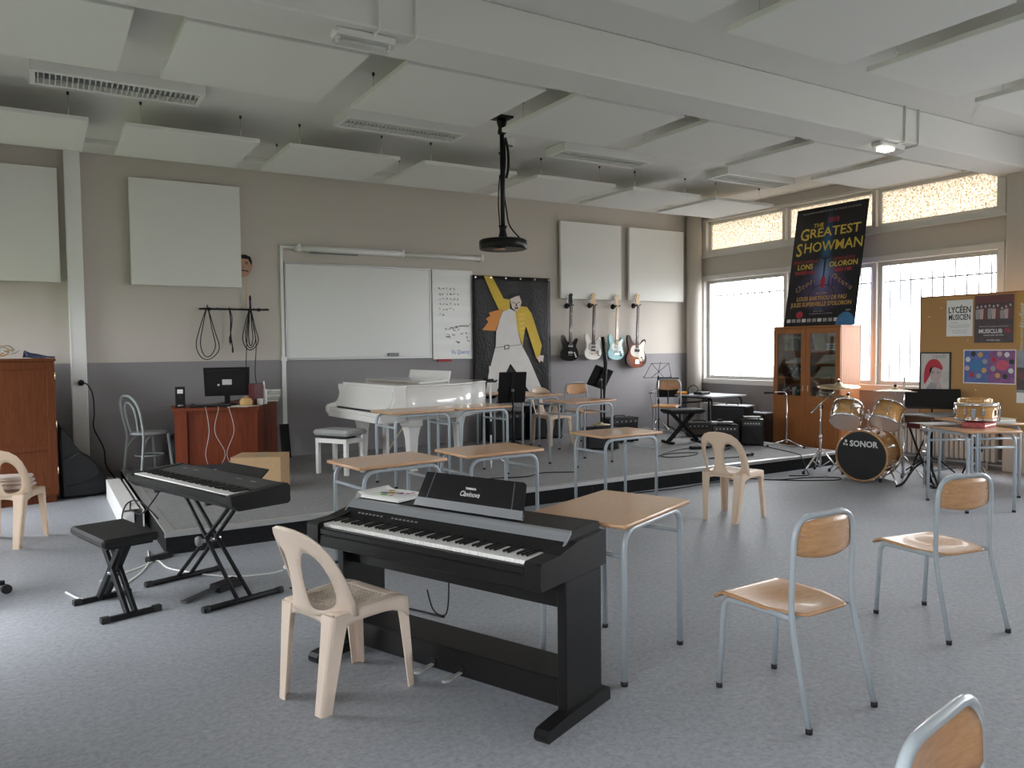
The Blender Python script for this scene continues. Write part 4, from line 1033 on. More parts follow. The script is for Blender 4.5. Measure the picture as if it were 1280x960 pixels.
MB().prism([(.158, .713), (.23, .777), (.236, .782), (.24, .774), (.165, .708)], .655, .664, YZ).prism([(.158, .713), (.23, .777), (.236, .782), (.24, .774), (.165, .708)], -.664, -.655, YZ).build('strip_end', 'silver_strip', t)
MB().prism([(.172, .7255), (.190, .741), (.191, .7405), (.173, .725)], -.62, .62, YZ @ T(0, -.0012, .0012)).build('key_slot', 'black', t)
bm_ = MB().box(-.008, .008, -.004, .004, 0, .003, .001).mesh('button', 'grey_plastic')
for k in range(14):
    o = bpy.data.objects.new('button', bm_); COL.objects.link(o); o.parent = t; o.location = (-.55+k*.026+(.05 if k > 6 else 0), .178, .7305); o.rotation_euler = (rad(41), 0, 0)
keys(t, .705, 0)
MB().box(-.645, .645, .21, .235, .46, .597, .003).build('apron', 'black_satin', t)
MB().box(-.645, .645, .17, .40, .055, .175, .006).build('pedal_board', 'black_satin', t)
for x in (-.06, .11):
    p = MB().box(x-.012, x+.012, .085, .175, .072, .08, .003).prism(ellipse(x, .075, .021, .03, 16), .071, .082).build('pedal', 'steel', t)
    MB().lathe([(.022, 0), (.022, .006)], 14, T(x, .17, .085) @ RX(90)).build('pedal_ring', 'black', t)
# music rest
R_ = T(.055, .285, .784) @ RX(-24)
rest = MB().prism([(-.325, .0), (.325, 0), (.30, .165), (.29, .172), (-.29, .172), (-.30, .165)], -.006, .006, R_ @ XZ).build('music_rest', 'black_gloss', t)
MB().prism([(-.326, .0), (.326, 0), (.3195, .042), (-.3195, .042)], .0062, .010, R_ @ XZ).build('rest_ledge', 'grey_plastic', rest)
for s in (-1, 1): MB().prism([(s*.255, .043), (s*.26, .043), (s*.243, .17), (s*.238, .17)], .0061, .0072, R_ @ XZ).build('groove', 'dark_grey', rest)
o = text('lettering', 'Clavinova', .036, 'ink_white', rest, R_ @ T(-.0, -.0068, .085) @ XZ, sx=.85, shear=.25); o = text('lettering', 'YAMAHA', .014, 'ink_white', rest, R_ @ T(0, -.0068, .112) @ XZ, sx=1.1, bold=.0005)
t = thing('song_book', 'open songbook with a colourful splash cover lying on the digital piano', 'book', (1.40, 3.15, .7872), -67.5)
o = MB().box(-.63, -.36, .26, .46, 0, .012, .002).build('pages', 'paper', t)
t.rotation_euler = (0, 0, rad(-67.5))
MB().grid(lambda u, v: (-.64+u*.29, .25+v*.22, .0135+.004*sin(pi*u)+.018*max(0, .12-u)/.12), 12, 4).build('cover', 'paper', t, solid=.0015)
MB().add([(-.655, .235, -.02), (-.64, .25, .0325), (-.64, .44, .0325), (-.655, .43, .0)], [(0, 1, 2, 3)]).build('curled_page', 'paper', t, solid=.001)
random.seed(12)
for k in range(16):
    cx, cy = random.uniform(-.56, -.41), random.uniform(.30, .43); c = [mat('splash_%d' % i, q, .6) for i, q in enumerate(((.55, .45, .02), (.2, .45, .05), (.45, .05, .35), (.15, .08, .4), (.55, .2, .1)))][k % 5]
    MB().prism(ellipse(cx, cy, random.uniform(.008, .03), random.uniform(.006, .016), 9), .0195+.0002*k, .0197+.0002*k).build('splash', c, t)
# cable behind the piano leg
t = thing('piano_cable', 'thin black lead hanging below the digital piano', 'cable', (1.40, 3.15, 0), -67.5)
MB().tube(spline([(-.20, .45, .60), (-.20, .45, .4), (-.2, .44, .25), (-.22, .43, .20), (-.30, .44, .21), (-.36, .46, .30)], 6), .004, 6).build('cord', 'black', t)

# stage piano on an X stand
t = thing('stage_piano', 'black portable stage piano on a folding stand next to the stage corner', 'piano', (.70, 5.08, .665), -72.8)
bodyp = [(-.02, .035), (-.025, .075), (-.004, .082), (-.002, .068), (.15, .068), (.15, .092), (.33, .112), (.345, .10), (.345, .01), (.33, 0), (.02, .0)]
MB().prism(bodyp, -.64, .64, YZ).build('body', 'black_satin', t)
for s in (-1, 1):
    MB().prism([(-.02, .032), (-.026, .086), (.15, .098), (.33, .116), (.347, .10), (.347, .01), (.33, -.002), (.02, -.002)], min(s*.617, s*.672), max(s*.617, s*.672), YZ).build('end_block', 'black_satin', t)
keys(t, .088, -.004)
MB().prism([(.17, .0945), (.32, .1111), (.32, .1116), (.17, .095)], -.60, .60, YZ).build('control_panel', 'dark_grey', t)
for x in (-.45, -.30, .25, .42): MB().box(x-.03, x+.03, -.005, .005, 0, .002, .0005, T(0, .26, .1055) @ RX(6)).build('button_row', 'grey_plastic', t)
MB().box(-.19, .36, -.004, .004, 0, .075, .002, T(0, .345, .105) @ RX(-48)).build('music_ledge', 'black_satin', t)
def xstand(lab, name, cat, loc, rz, w, d, h, tw):
    """two crossed tube pairs: w = span between the foot bars (local x), d = depth of bars (local y)"""
    t = thing(name, lab, cat, loc, rz)
    for s in (-1, 1):
        b = MB().cyl((s*w, -d, .018), (s*w, d, .018), .018, 10).build('foot_bar', 'black', t)
        for e in (-1, 1): MB().cyl((s*w, e*(d-.03), .018), (s*w, e*(d+.012), .018), .0215, 10).build('end_cap', 'rubber', b)
        for e in (-1, 1): MB().cyl((s*w, e*tw, .03), (-s*w*.88, e*(tw-.02), h), .013, 8).build('crossed_tube', 'black', t)
        MB().cyl((s*w*.88, -d*.8, h+.012), (s*w*.88, d*.8, h+.012), .014, 8).build('top_bar', 'black', t)
    MB().cyl((0, -tw-.015, h*.53), (0, tw+.015, h*.53), .014, 10).build('hinge', 'chrome', t)
    return t
t = xstand('black folding cross stand carrying the stage piano', 'keyboard_stand', 'stand', (.92, 5.30, 0), -72.8, .39, .255, .627, .045)
MB().lathe([(.03, 0), (.034, .01), (.03, .024), (.015, .028)], 14, T(0, -.075, .335) @ RX(90)).build('adjuster_knob', 'grey_plastic', t)
t = thing('sustain_pedal', 'black sustain pedal under the stage piano', 'pedal', (.90, 5.22, 0), -58)
MB().box(-.05, .05, .02, .22, .0, .05, .008).build('base', 'black', t); MB().box(-.03, .03, -.22, .05, .018, .03, .004, RX(4)).build('treadle', 'dark_grey', t)
def xbench(lab, loc, rz, s=1.0):
    t = thing('keyboard_bench', lab, 'bench', loc, rz, 'black folding piano benches')
    MB().box(-.28, .28, -.16, .16, .435, .485, .014).build('cushion', 'black_vinyl', t); MB().box(-.25, .25, -.13, .13, .42, .435).build('seat_board', 'black', t)
    for sx in (-1, 1):
        b = MB().box(sx*.235-.016, sx*.235+.016, -.155, .155, 0, .03, .004).build('foot_bar', 'black', t)
        for e in (-1, 1): MB().box(sx*.235-.02, sx*.235+.02, e*.145-.025, e*.145+.025, -.0, .036, .004).build('end_cap', 'rubber', b)
        for e in (-1, 1): MB().box(-.02, .02, e*.022-.012, e*.022+.012, 0, math.hypot(.40, .40), .003, T(sx*.235, 0, .02) @ RY(-sx*math.degrees(math.atan2(.40, .40)))).build('crossed_tube', 'black', t)
    MB().cyl((0, -.045, .22), (0, .045, .22), .009, 8).build('hinge', 'chrome', t)
    return t
xbench('black folding bench in front of the stage piano', (.355, 5.245, 0), -75)
xbench('black folding bench on the stage beside the wire music stand', (7.85, 8.25, ST), -15)

# ================================================================== white grand piano and bench
t = thing('grand_piano', 'glossy white baby grand piano on the stage', 'piano', (3.03, 8.53, ST), -86)
RIM = [(.745, .26), (.745, .70), (.735, .92), (.70, 1.10), (.62, 1.27), (.50, 1.42), (.40, 1.56), (.33, 1.70), (.22, 1.80), (.05, 1.845), (-.2, 1.85), (-.45, 1.82), (-.62, 1.74), (-.72, 1.60), (-.745, 1.40)]
RIM = [(x, y if y < .6 else .6+(y-.6)*.90) for x, y in RIM]
rim = [(.745, .26)]+[(p.x, p.y) for p in spline([(x, y, 0) for x, y in RIM[1:]], 4)]+[(-.745, .26)]
MB().prism(rim, .60, .965, None, True).build('rim', 'white_gloss', t)
MB().prism([((x)*1.012, .30+(y-.30)*1.008) for x, y in rim if y > .30]+[(-.755, .31), (.755, .31)][::1], .967, .985, None, True).build('lid', 'white_gloss', t)
for s in (-1, 1):
    arm = [(p.x, p.y) for p in spline([(.0, .62, 0), (-.012, .66, 0), (0, .71, 0), (.05, .735, 0), (.11, .745, 0), (.155, .79, 0), (.17, .86, 0), (.155, .92, 0), (.16, .965, 0)], 4)]+[(.30, .965), (.30, .60), (.02, .60)]
    MB().prism(arm, min(s*.695, s*.755), max(s*.695, s*.755), YZ).build('arm', 'white_gloss', t)
MB().box(-.695, .695, .0, .30, .58, .645, .004).box(-.695, .695, .0, .035, .645, .69, .008).build('key_bed', 'white_gloss', t)
MB().prism([(.10, .70), (.12, .70), (.235, .915), (.24, .945), (.215, .945), (.205, .92)], -.69, .69, YZ).build('fallboard', 'white_gloss', t)
MB().box(-.60, .60, .075, .10, .69, .703, .003).build('felt_strip', 'black', t)
MB().box(-.694, .694, .035, .10, .645, .69).build('key_cover', 'white_gloss', t)
MB().box(-.745, .745, .21, .315, .945, .985, .006).build('lid_rail', 'white_gloss', t)
text('lettering', 'YAMAHA', .03, 'ink_grey', t, T(.12, .168, .81) @ RX(-28) @ XZ, ext=.001)
o = MB().box(-.70, .70, .0, .36, .0, .022, .004, T(0, .50, .992) @ RX(3)).build('lid_flap', 'white_gloss', t)
MB().box(-.67, .67, -.003, -.0005, .004, .018, 0, T(0, .50, .992) @ RX(3)).build('flap_edge', 'brass', o)
MB().box(-.72, .30, -.008, .008, 0, .13, .003, T(-.02, 1.12, .987) @ RX(-14)).build('music_desk', 'white_gloss', t)
def pleg(x, y, s=1):
    prof = [(.085, .60), (.085, .54), (.07, .52), (.062, .48), (.05, .40), (.035, .06), (.045, .05), (.045, .035)]
    rings = [[(x+a*r_[0]*s, y+b*r_[0], r_[1]) for a, b in ((-1, -1), (1, -1), (1, 1), (-1, 1))] for r_ in prof[::-1]]
    o = MB().loft(rings, True, False).build('leg', 'white_gloss', t, fix=True)
    MB().cyl((x-.012, y, .0185), (x+.012, y, .0185), .0185, 12).build('caster', 'brass', o)
pleg(.64, .42, 1.25); pleg(-.64, .42, 1.25); pleg(-.15, 1.50)
MB().box(-.05, .05, .40, .44, .1, .60, .004).box(-.12, .12, .36, .46, .06, .13, .006).build('pedal_lyre', 'white_gloss', t)
for x in (-.06, 0, .06): MB().box(x-.012, x+.012, .28, .37, .055, .065, .003).build('pedal', 'brass', t)
MB().cyl((0, .46, .2), (0, .75, .6), .01, 8).build('lyre_rod', 'brass', t)
for i, (x, z, h) in enumerate(((.05, 0, .52),)):
    pass
t = thing('piano_bench', 'white padded piano bench with side knobs on the stage', 'bench', (2.86, 8.45, ST), 29)
for sx in (-1, 1):
    for sy in (-1, 1): MB().box(sx*.135-.022, sx*.135+.022, sy*.205-.022, sy*.205+.022, 0, .40, .003).build('leg', 'white_gloss', t)
MB().box(-.15, .15, -.183, -.172+.0, .355, .40).box(-.15, .15, -.227, -.215, .35, .40).box(-.15, .15, .215, .227, .35, .40).box(-.157, -.145, -.2, .2, .35, .40).box(.145, .157, -.2, .2, .35, .40).build('frame', 'white_gloss', t)
MB().box(-.12, .12, -.18, .18, .39, .43).build('scissor_lift', 'black', t)
MB().box(-.175, .175, -.265, .265, .43, .495, .03).build('cushion', mat('cushion_grey', (.42, .43, .43), .5), t)
for sx in (-1, 1): MB().cyl((sx*.0, 0, 0), (sx*.0, 0, .0), .001)
for s in (-1, 1): MB().cyl((.06, s*.18, .415), (.06, s*.275, .415), .012, 8).lathe([(.028, 0), (.032, .012), (.022, .024)], 12, T(.06, s*.27, .415) @ RX(-90*s)).build('knob', 'white_gloss', t)
# thin white stand rising behind the piano tail
t = thing('rod_stand', 'thin white vertical rod with a black clamp beside the piano tail', 'stand', (4.52, 7.95, ST))
MB().cyl((0, 0, .02), (0, 0, 1.17), .012, 8).build('rod', 'white_paint', t)
MB().box(-.04, .04, -.025, .025, .98, 1.02, .006).tube([(-.09, 0, 1.02), (-.03, 0, 1.0), (.06, 0, .985), (.09, 0, 1.0)], .012, 6).build('clamp', 'black', t)
MB().lathe([(.018, .36), (.022, .40), (.022, .47), (.012, .52)], 10).build('grip', 'black', t)
for k in range(3): MB().cyl((0, 0, .14), (.22*cos(k*2.1), .22*sin(k*2.1), .008), .008, 6).build('leg', 'white_paint', t)
# ================================================================== tall cupboard, gig bag, things by the left end of the wall
t = thing('tall_cupboard', 'reddish-brown wooden cupboard standing beside the black gig bag', 'cupboard', (.14, 9.335, 0), 8)
CW, CH = 1.3, 1.495
MB().box(-CW, 0, .02, .46, .07, CH-.03, .003).build('carcass', 'cupboard_wood', t)
MB().box(-CW-.01, .01, .0, .47, CH-.03, CH, .004).build('top', 'cupboard_wood', t); MB().box(-CW+.02, -.02, .04, .44, 0, .07).build('plinth', 'cupboard_wood', t)
for a, b in ((-CW+.005, -CW/2-.002), (-CW/2+.002, -.005)):
    f = .075
    d = MB().box(a, a+f, 0, .02, .09, CH-.035, .002).box(b-f, b, 0, .02, .09, CH-.035, .002).box(a+f, b-f, 0, .02, CH-.035-f, CH-.035, .002).box(a+f, b-f, 0, .02, .09, .09+f, .002).box(a+f, b-f, 0, .02, .55, .60, .002)
    d.box(a+f, b-f, .009, .018, .16, CH-.11)
    dd = d.build('door', 'cupboard_wood', t)
    for z in (.30, .78, 1.28): MB().cyl((b+.002, -.002, z), (b+.002, -.002, z+.07), .006, 8).build('hinge', 'brass', dd)
t = thing('cable_tangle', 'tangle of pale wires and coils on top of the tall cupboard', 'cables', (-.40, 9.5, 1.4965), 8)
random.seed(21)
for k in range(6):
    cx, cy = random.uniform(-.12, .22), random.uniform(-.1, .1); r_ = random.uniform(.05, .10)
    MB().tube([(cx+r_*cos(a), cy+r_*.7*sin(a), .012+.035*k*.5+.05*(1+sin(a*2+k))*.5) for a in [2*pi*j/20 for j in range(20)]], .007, 6, closed=True).build('coil', ('paper_grey', 'cork', 'paper', 'book_green', 'book_tan', 'paper')[k], t)
t = thing('folded_jacket', 'crumpled dark blue cloth on the cupboard corner', 'cloth', (.0, 9.55, 1.4965), 8)
MB().grid(lambda u, v: (-.13+u*.26, -.12+v*.24, .004+.07*(1-u)**1.6*sin(pi*min(1, v*1.1))+.01*sin(u*9+v*7)*.5+.006), 14, 10).build('cloth', mat('cloth_navy', (.06, .065, .13), .9), t, solid=.01)
t = thing('gig_bag', 'black padded guitar gig bag slumped between cupboard and pilaster', 'gig bag', (.16, 9.42, 0), 6)
out = spline([(.0, .0, 0), (.30, .0, 0), (.45, .03, 0), (.46, .14, 0), (.40, .28, 0), (.30, .42, 0), (.20, .50, 0), (.12, .62, 0), (.04, .76, 0), (.0, .82, 0)], 4)
g = [(p.x, p.y) for p in out]
def bagring(off, k): return [((x-.2)*k+.2, off, max(.002, (z-.3)*k+.3)) for x, z in g]
MB().loft([bagring(.0, .86), bagring(-.03, .97), bagring(-.09, 1.0), bagring(-.15, .98), bagring(-.19, .88)][::-1], True, True, T(0, .22, 0)).build('bag', mat('bag_black', (.012, .013, .016), .55, bump=.3, bscale=60), t, fix=True)
MB().tube(spline([(.06, .02, .14), (.24, .02, .17), (.36, .02, .24), (.30, .02, .38), (.22, .025, .46)], 5), .008, 6).build('zip', 'rubber', t)
MB().tube(spline([(.03, .0, .42), (.08, -.02, .44), (.14, -.02, .47), (.17, .0, .48)], 5), .010, 6).build('strap', 'dark_grey', t)
MB().box(.05, .10, -.035, -.028, .42, .435, .002, RY(-25) @ T(-.17, 0, .06)).build('strap_reflector', 'paper_grey', t)
t = thing('cable_trough', 'long white metal trough lying along the side of the stage', 'trough', (.57, 7.40, 0), 0)
MB().box(0, .17, 0, 1.9, 0, .012).box(0, .012, 0, 1.9, .012, .19, .002).box(.158, .17, 0, 1.9, .012, .19, .002).box(.0, .13, .02, 1.9, .19, .2, .002).build('channel', 'white_paint', t)
MB().box(.012, .158, .012, .016, .012, .16).build('end_plate', 'dark_grey', t)
MB().box(.01, .09, -.006, 0, .03, .18, .003).build('cover', 'white_paint', t)
def cable(lab, pts, m='black', r=.006, extra=None):
    t = thing('floor_cable', lab, 'cable', tuple(pts[0]))
    o = Vector(pts[0]); MB().tube([p-o for p in spline(pts, 6)], r, 6).build('cord', m, t)
    return t, o
cable('white mains lead running over the floor past the keyboard stand', [(.30, 5.9, .006), (.55, 6.1, .006), (.70, 6.25, .006), (.76, 5.95, .006), (1.05, 5.55, .006), (1.30, 5.45, .006), (1.42, 5.48, .006)], 'paper', .006)
t = thing('mains_plug', 'white mains plug at the end of the lead on the floor', 'plug', (1.43, 5.485, .024), 20)
MB().lathe([(.012, 0), (.022, .02), (.024, .05)], 12, RY(90)).build('body', 'paper', t); MB().lathe([(.019, .051), (.019, .053)], 12, RY(90)).build('face', 'black', t)
cable('second white lead curving under the folding bench', [(.10, 5.75, .006), (.22, 5.5, .006), (.45, 5.75, .006), (.62, 6.15, .006), (.68, 6.6, .006)], 'paper', .006)
cable('thin black lead by the sustain pedal', [(1.35, 5.05, .005), (1.5, 4.8, .005), (1.55, 4.5, .005), (1.8, 4.3, .005), (1.95, 4.0, .005)])
cable('black leads draped from the stage piano to the white trough', [(.70, 5.72, .66), (.66, 6.0, .50), (.62, 6.4, .34), (.60, 6.9, .28), (.63, 7.4, .2), (.66, 7.7, .215)])
cable('black lead looping over the end of the white trough', [(.58, 7.38, .02), (.56, 7.34, .15), (.60, 7.3, .27), (.68, 7.2, .30), (.75, 7.0, .24), (.79, 6.9, .19)])
t = thing('power_strip', 'small black multi-socket block at the stage corner', 'power strip', (.72, 6.30, 0), 30)
MB().box(-.10, .10, -.03, .03, 0, .04, .006).build('body', 'black', t)
for k in range(3): MB().lathe([(.018, .04), (.018, .043)], 10, T(-.06+.06*k, 0, 0)).build('socket', 'dark_grey', t)

# ================================================================== teacher desk corner
t = thing('teacher_desk', 'red-brown panelled corner desk carrying the computer', 'desk', (1.2, 8.85, ST))
TOPZ = .775
top = [(0, .08), (.83, -.20), (1.40, 1.18), (.95, 1.28), (.52, .62), (.05, .62)]
MB().prism(top, TOPZ-.035, TOPZ).build('desktop', 'desk_wood', t)
def panel(a, b, z0, z1, th, name):
    d = Vector((b[0]-a[0], b[1]-a[1])); n = Vector((-d.y, d.x)).normalized()*th
    MB().prism([a, b, (b[0]+n.x, b[1]+n.y), (a[0]+n.x, a[1]+n.y)], z0, z1).build(name, 'desk_wood', t)
panel((.10, .10), (.80, -.135), .14, TOPZ-.036, .02, 'front_panel')
panel((.07, .075), (.13, .055), 0, TOPZ-.036, .05, 'leg'); panel((.76, -.155), (.815, -.172), 0, TOPZ-.036, .05, 'leg')
for k in range(3):
    a = Vector((.825, -.15)).lerp(Vector((1.36, 1.14)), k/3+.004); b = Vector((.825, -.15)).lerp(Vector((1.36, 1.14)), (k+1)/3-.004)
    panel(tuple(a), tuple(b), .03, TOPZ-.036, .02, 'side_panel')
panel((.10, .12), (.10, .60), 0.03, TOPZ-.036, .02, 'inner_panel')
ZT = ST+TOPZ+.001
t = thing('computer_monitor', 'black computer monitor seen from behind on the teacher desk', 'monitor', (1.80, 9.15, ZT), -10)
MB().lathe([(.11, 0), (.11, .012), (.03, .02)], 20, T(0, .02, 0)).box(-.03, .03, 0, .04, .015, .16, .006).build('foot', 'black', t)
scr = MB().prism([(-.235, .10), (.235, .10), (.245, .42), (-.245, .42)], -.045, -.02, T(0, 0, 0) @ XZ)
scr.prism([(-.19, .13), (.19, .13), (.21, .37), (.12, .39), (-.12, .39), (-.21, .37)], -.02, .012, XZ).build('casing', 'black_satin', t)
MB().box(-.05, .05, -.016, -.012, .225, .285, .002).build('sticker', 'paper_grey', t); MB().box(-.10, -.08, -.015, -.012, .215, .235).build('logo_dot', 'paper', t)
MB().prism([(-.225, .12), (.225, .12), (.235, .40), (-.235, .40)], -.047, -.0455, XZ).build('screen', 'black_gloss', t)
def speaker(lab, loc, rz, w, d, h, m):
    t = thing('desk_speaker', lab, 'speaker', loc, rz); MB().box(-w/2, w/2, -d/2, d/2, 0, h, .004).build('cabinet', m, t)
    return t, w, d, h
s, w, d, h = speaker('tall narrow black desk speaker at the chair end of the teacher desk', (1.30, 9.10, ZT), -8, .10, .14, .22, 'black')
MB().box(-.028, .028, -.074, -.07, .15, .195, .003).build('label', 'paper', s); MB().lathe([(.02, 0), (.02, .003)], 12, T(0, -.07, .11) @ RX(90)).build('port', 'rubber', s); MB().box(-.03, .03, -.073, -.07, .015, .03).build('terminal', 'chrome', s)
s, w, d, h = speaker('dark maroon desk speaker right beside the monitor', (2.075, 8.98, ZT), 15, .11, .13, .235, mat('maroon', (.10, .018, .02), .5))
MB().lathe([(.03, 0), (.03, .003)], 14, T(0, .065, .12) @ RX(-90)).build('cone', 'black', s)
t = thing('computer_mouse', 'black mouse beside the narrow speaker', 'mouse', (1.42, 9.05, ZT), 0)
MB().lathe([(.03, 0), (.032, .012), (.02, .03), (0, .036)], 14, Matrix.Diagonal((1, 1.5, 1, 1))).build('shell', 'black', t); MB().box(-.002, .002, .0, .03, .03, .036).build('wheel', 'grey_plastic', t)
t = thing('computer_keyboard', 'black computer keyboard lying in front of the monitor', 'keyboard', (1.58, 8.93, ZT), -16)
MB().box(-.21, .21, -.07, .07, 0, .02, .005).build('base', 'black', t)
for k in range(4): MB().box(-.20, .20, -.055+k*.03, -.032+k*.03, .02, .026, .002).build('key_row', 'dark_grey', t)
t = thing('desk_papers', 'loose white sheets spread before the monitor', 'papers', (1.85, 8.80, ZT), -20)
for k in range(3): MB().box(-.10, .11, -.14, .15, .001*k, .001*k+.0008, 0, RZ(k*19) @ T(.03*k, 0, 0)).build('page', ('paper', 'paper_grey', 'paper')[k], t)
t = thing('money_box', 'round straw-coloured pot on the teacher desk edge', 'pot', (1.93, 8.82, ZT), 0)
MB().lathe([(.045, 0), (.065, .02), (.07, .05), (.055, .08), (.03, .088)], 18).build('pot', mat('straw', (.55, .35, .14), .7), t); MB().lathe([(.03, .088), (.032, .10), (.01, .104)], 14).build('lid', 'cork', t)
t = thing('glue_bottle', 'white pointed glue bottle on the teacher desk', 'bottle', (2.17, 9.0, ZT), 0)
MB().lathe([(.03, 0), (.032, .01), (.032, .15), (.014, .175), (.012, .18)], 14).build('bottle', 'paper', t); MB().lathe([(.014, .18), (.012, .22), (.004, .26)], 12).build('nozzle', 'paper', t)
t = thing('paper_pile', 'crumpled pile of white papers and bags at the far end of the teacher desk', 'papers', (2.29, 9.50, ZT), 20)
for k in range(7): MB().box(-.13+.008*k, .13-.004*k, -.16, .16, k*.02, k*.02+.017, .004, RZ(k*7-20)).build('bundle', ('paper', 'paper_grey', 'book_white')[k % 3], t)
t = thing('desk_mug', 'small white cup by the maroon speaker', 'cup', (2.09, 8.86, ZT), 0)
MB().lathe([(.025, 0), (.03, .005), (.033, .07), (.03, .07), (.027, .01), (0, .008)], 16).build('cup', 'paper_grey', t); MB().tube(spline([(.032, 0, .06), (.055, 0, .05), (.053, 0, .025), (.032, 0, .018)], 4), .004, 6).build('handle', 'paper_grey', t)
for i, (x, dx) in enumerate(((.30, .02), (.42, -.05), (.52, .04))):
    pts = [(1.2+x, 8.85+.06-x*.33, ZT+.004), (1.2+x, 8.85+.0-x*.33, ZT-.01), (1.2+x+dx, 8.85-.03-x*.33, ZT-.25), (1.2+x-dx, 8.85-.03-x*.33, ZT-.5), (1.2+x+dx*1.5, 8.78-x*.33, ZT-.70)]
    cable(('pale lead dangling down the desk front nearest the chair', 'pale lead dangling mid desk front', 'pale lead dangling down the desk front nearest the carton')[i], pts, 'paper_grey', .0025)
t = thing('cardboard_box', 'closed brown cardboard box standing in front of the teacher desk', 'box', (1.86, 7.92, ST), -28)
MB().box(-.24, .24, -.19, .19, 0, .34, .004).build('carton', 'cardboard', t); MB().box(-.24, -.002, -.19, .19, .3405, .344).box(.002, .24, -.19, .19, .3405, .344).build('flap', 'cardboard', t); MB().box(-.03, .03, -.191, .191, .3445, .3455).build('tape', 'book_tan', t)
t = thing('equipment_case', 'flat navy case lying before the teacher desk', 'case', (1.38, 8.30, ST), -16)
MB().box(-.34, .30, -.14, .14, 0, .22, .02).build('case', mat('case_navy', (.03, .035, .05), .6), t); MB().box(-.06, .06, -.155, -.14, .1, .14, .005).build('handle', 'black', t)
MB().box(-.34, .30, -.141, .141, .2, .206).build('seam', 'paper_grey', t)

# grey bentwood chair
t = thing('bentwood_chair', 'light grey bentwood chair behind the teacher desk corner', 'chair', (1.05, 9.76, ST+.004), -65)
MB().lathe([(.17, .435), (.195, .44), (.2, .455), (.19, .468), (.0, .462)], 28).build('seat', 'bentwood_grey', t)
back = spline([(-.175, -.21, .0), (-.17, -.18, .25), (-.165, -.165, .45), (-.185, -.20, .65), (-.165, -.235, .80), (-.08, -.255, .875), (0, -.258, .885), (.08, -.255, .875), (.165, -.235, .80), (.185, -.20, .65), (.165, -.165, .45), (.17, -.18, .25), (.175, -.21, 0)], 5)
MB().tube(back, .0145, 10).build('back_loop', 'bentwood_grey', t)
inner = spline([(-.07, -.17, .46), (-.095, -.2, .62), (-.09, -.225, .74), (-.04, -.24, .80), (0, -.243, .81), (.04, -.24, .80), (.09, -.225, .74), (.095, -.2, .62), (.07, -.17, .46)], 5)
MB().tube(inner, .011, 10).build('inner_loop', 'bentwood_grey', t)
for s in (-1, 1): MB().tube(spline([(s*.15, .14, .44), (s*.165, .155, .25), (s*.18, .175, 0)], 5), [.017]*10+[.013], 10).build('front_leg', 'bentwood_grey', t)
MB().tube([(.15*cos(a), .15*sin(a), .20) for a in [2*pi*k/24 for k in range(24)]], .009, 8, closed=True).build('leg_ring', 'bentwood_grey', t)
for s in (-1, 1): MB().tube(spline([(s*.165, -.165, .30), (s*.13, -.09, .40), (s*.1, 0, .43)], 4), .009, 8).build('brace', 'bentwood_grey', t)
t = thing('backpack', 'black rucksack on the stage floor behind the grey chair', 'bag', (1.42, 9.86, ST), 10)
MB().lathe([(.13, 0), (.18, .04), (.2, .2), (.17, .36), (.1, .42), (0, .43)], 18, Matrix.Diagonal((1, .75, 1, 1))).build('bag', 'bag_black', t); MB().box(-.1, .1, -.17, -.13, .06, .22, .02).build('pocket', 'bag_black', t)
t = thing('leaning_board', 'narrow black board leaning on the wall beside the teacher desk', 'board', (2.68, 10.02, ST), 0)
MB().box(-.06, .06, -.008, .008, 0, .44, .003, RX(-12)).build('board', 'black', t); MB().box(-.065, -.055, -.01, .01, 0, .44, .002, RX(-12)).build('edge', 'dark_grey', t)

# ================================================================== music stands
def desk_plate(t, w, h, tilt, z, y=0, rot=0):
    M_ = T(0, y, z) @ RY(rot) @ RX(-tilt)
    o = MB().box(-w/2, w/2, -.0015, .0015, -h*.42, h*.58, 0, M_).box(-w/2, w/2, -.05, .0, -h*.42-.003, -h*.42, 0, M_).build('plate', 'black_satin', t)
    MB().box(-w*.06, w*.06, .002, .018, -h*.40, h*.55, .003, M_).build('spine', 'black', o)
    MB().lathe([(.02, 0), (.02, .02), (.01, .03)], 12, M_ @ T(0, .018, 0) @ RX(-90)).build('tilt_knob', 'grey_plastic', o)
    return o
def orchestral(lab, loc, rz, z, tilt, w=.48, h=.34, rot=0, spread=.30):
    t = thing('music_stand', lab, 'music stand', loc, rz, 'black music stands')
    desk_plate(t, w, h, tilt, z, -.03, rot)
    MB().cyl((0, 0, .06), (0, 0, z-.25), .014, 10).build('lower_tube', 'black', t); MB().cyl((0, 0, z-.25), (0, 0, z), .010, 10).build('upper_tube', 'chrome' if rot == 0 and False else 'black', t)
    for k in range(3):
        a = 2*pi*k/3+.5
        MB().tube(fillet([(0, 0, .20), (.10*cos(a), .10*sin(a), .17), (spread*cos(a), spread*sin(a), .012)], .05, 4), .009, 8).build('leg', 'black', t)
    return t
orchestral('black solid music stand before the painted banner, seen from behind', (5.10, 8.40, ST), 165, .85, 12, .36, .40)
orchestral('black solid music stand with a tilted plate below the turquoise guitar', (6.75, 8.72, ST), 195, .93, 22, .42, .30, -14)
orchestral('black solid music stand behind the desk with the snare drum', (9.02, 5.30, 0), -54, .88, 34, .60, .27)
orchestral('black solid music stand half hidden behind the chair with a writing arm', (9.10, 9.92, 0), 150, .83, 10, .36, .34, 0, .19)
t = thing('tall_stand', 'tall black cased stand leaning upright in front of the turquoise guitar', 'stand', (6.74, 8.64, ST), 0)
MB().tube([(.0, 0, .02), (.0, 0, .70), (.03, 0, 1.15), (-.02, 0, 1.52)], [.012, .016, .03, .024], 8).build('cased_pole', 'black', t)
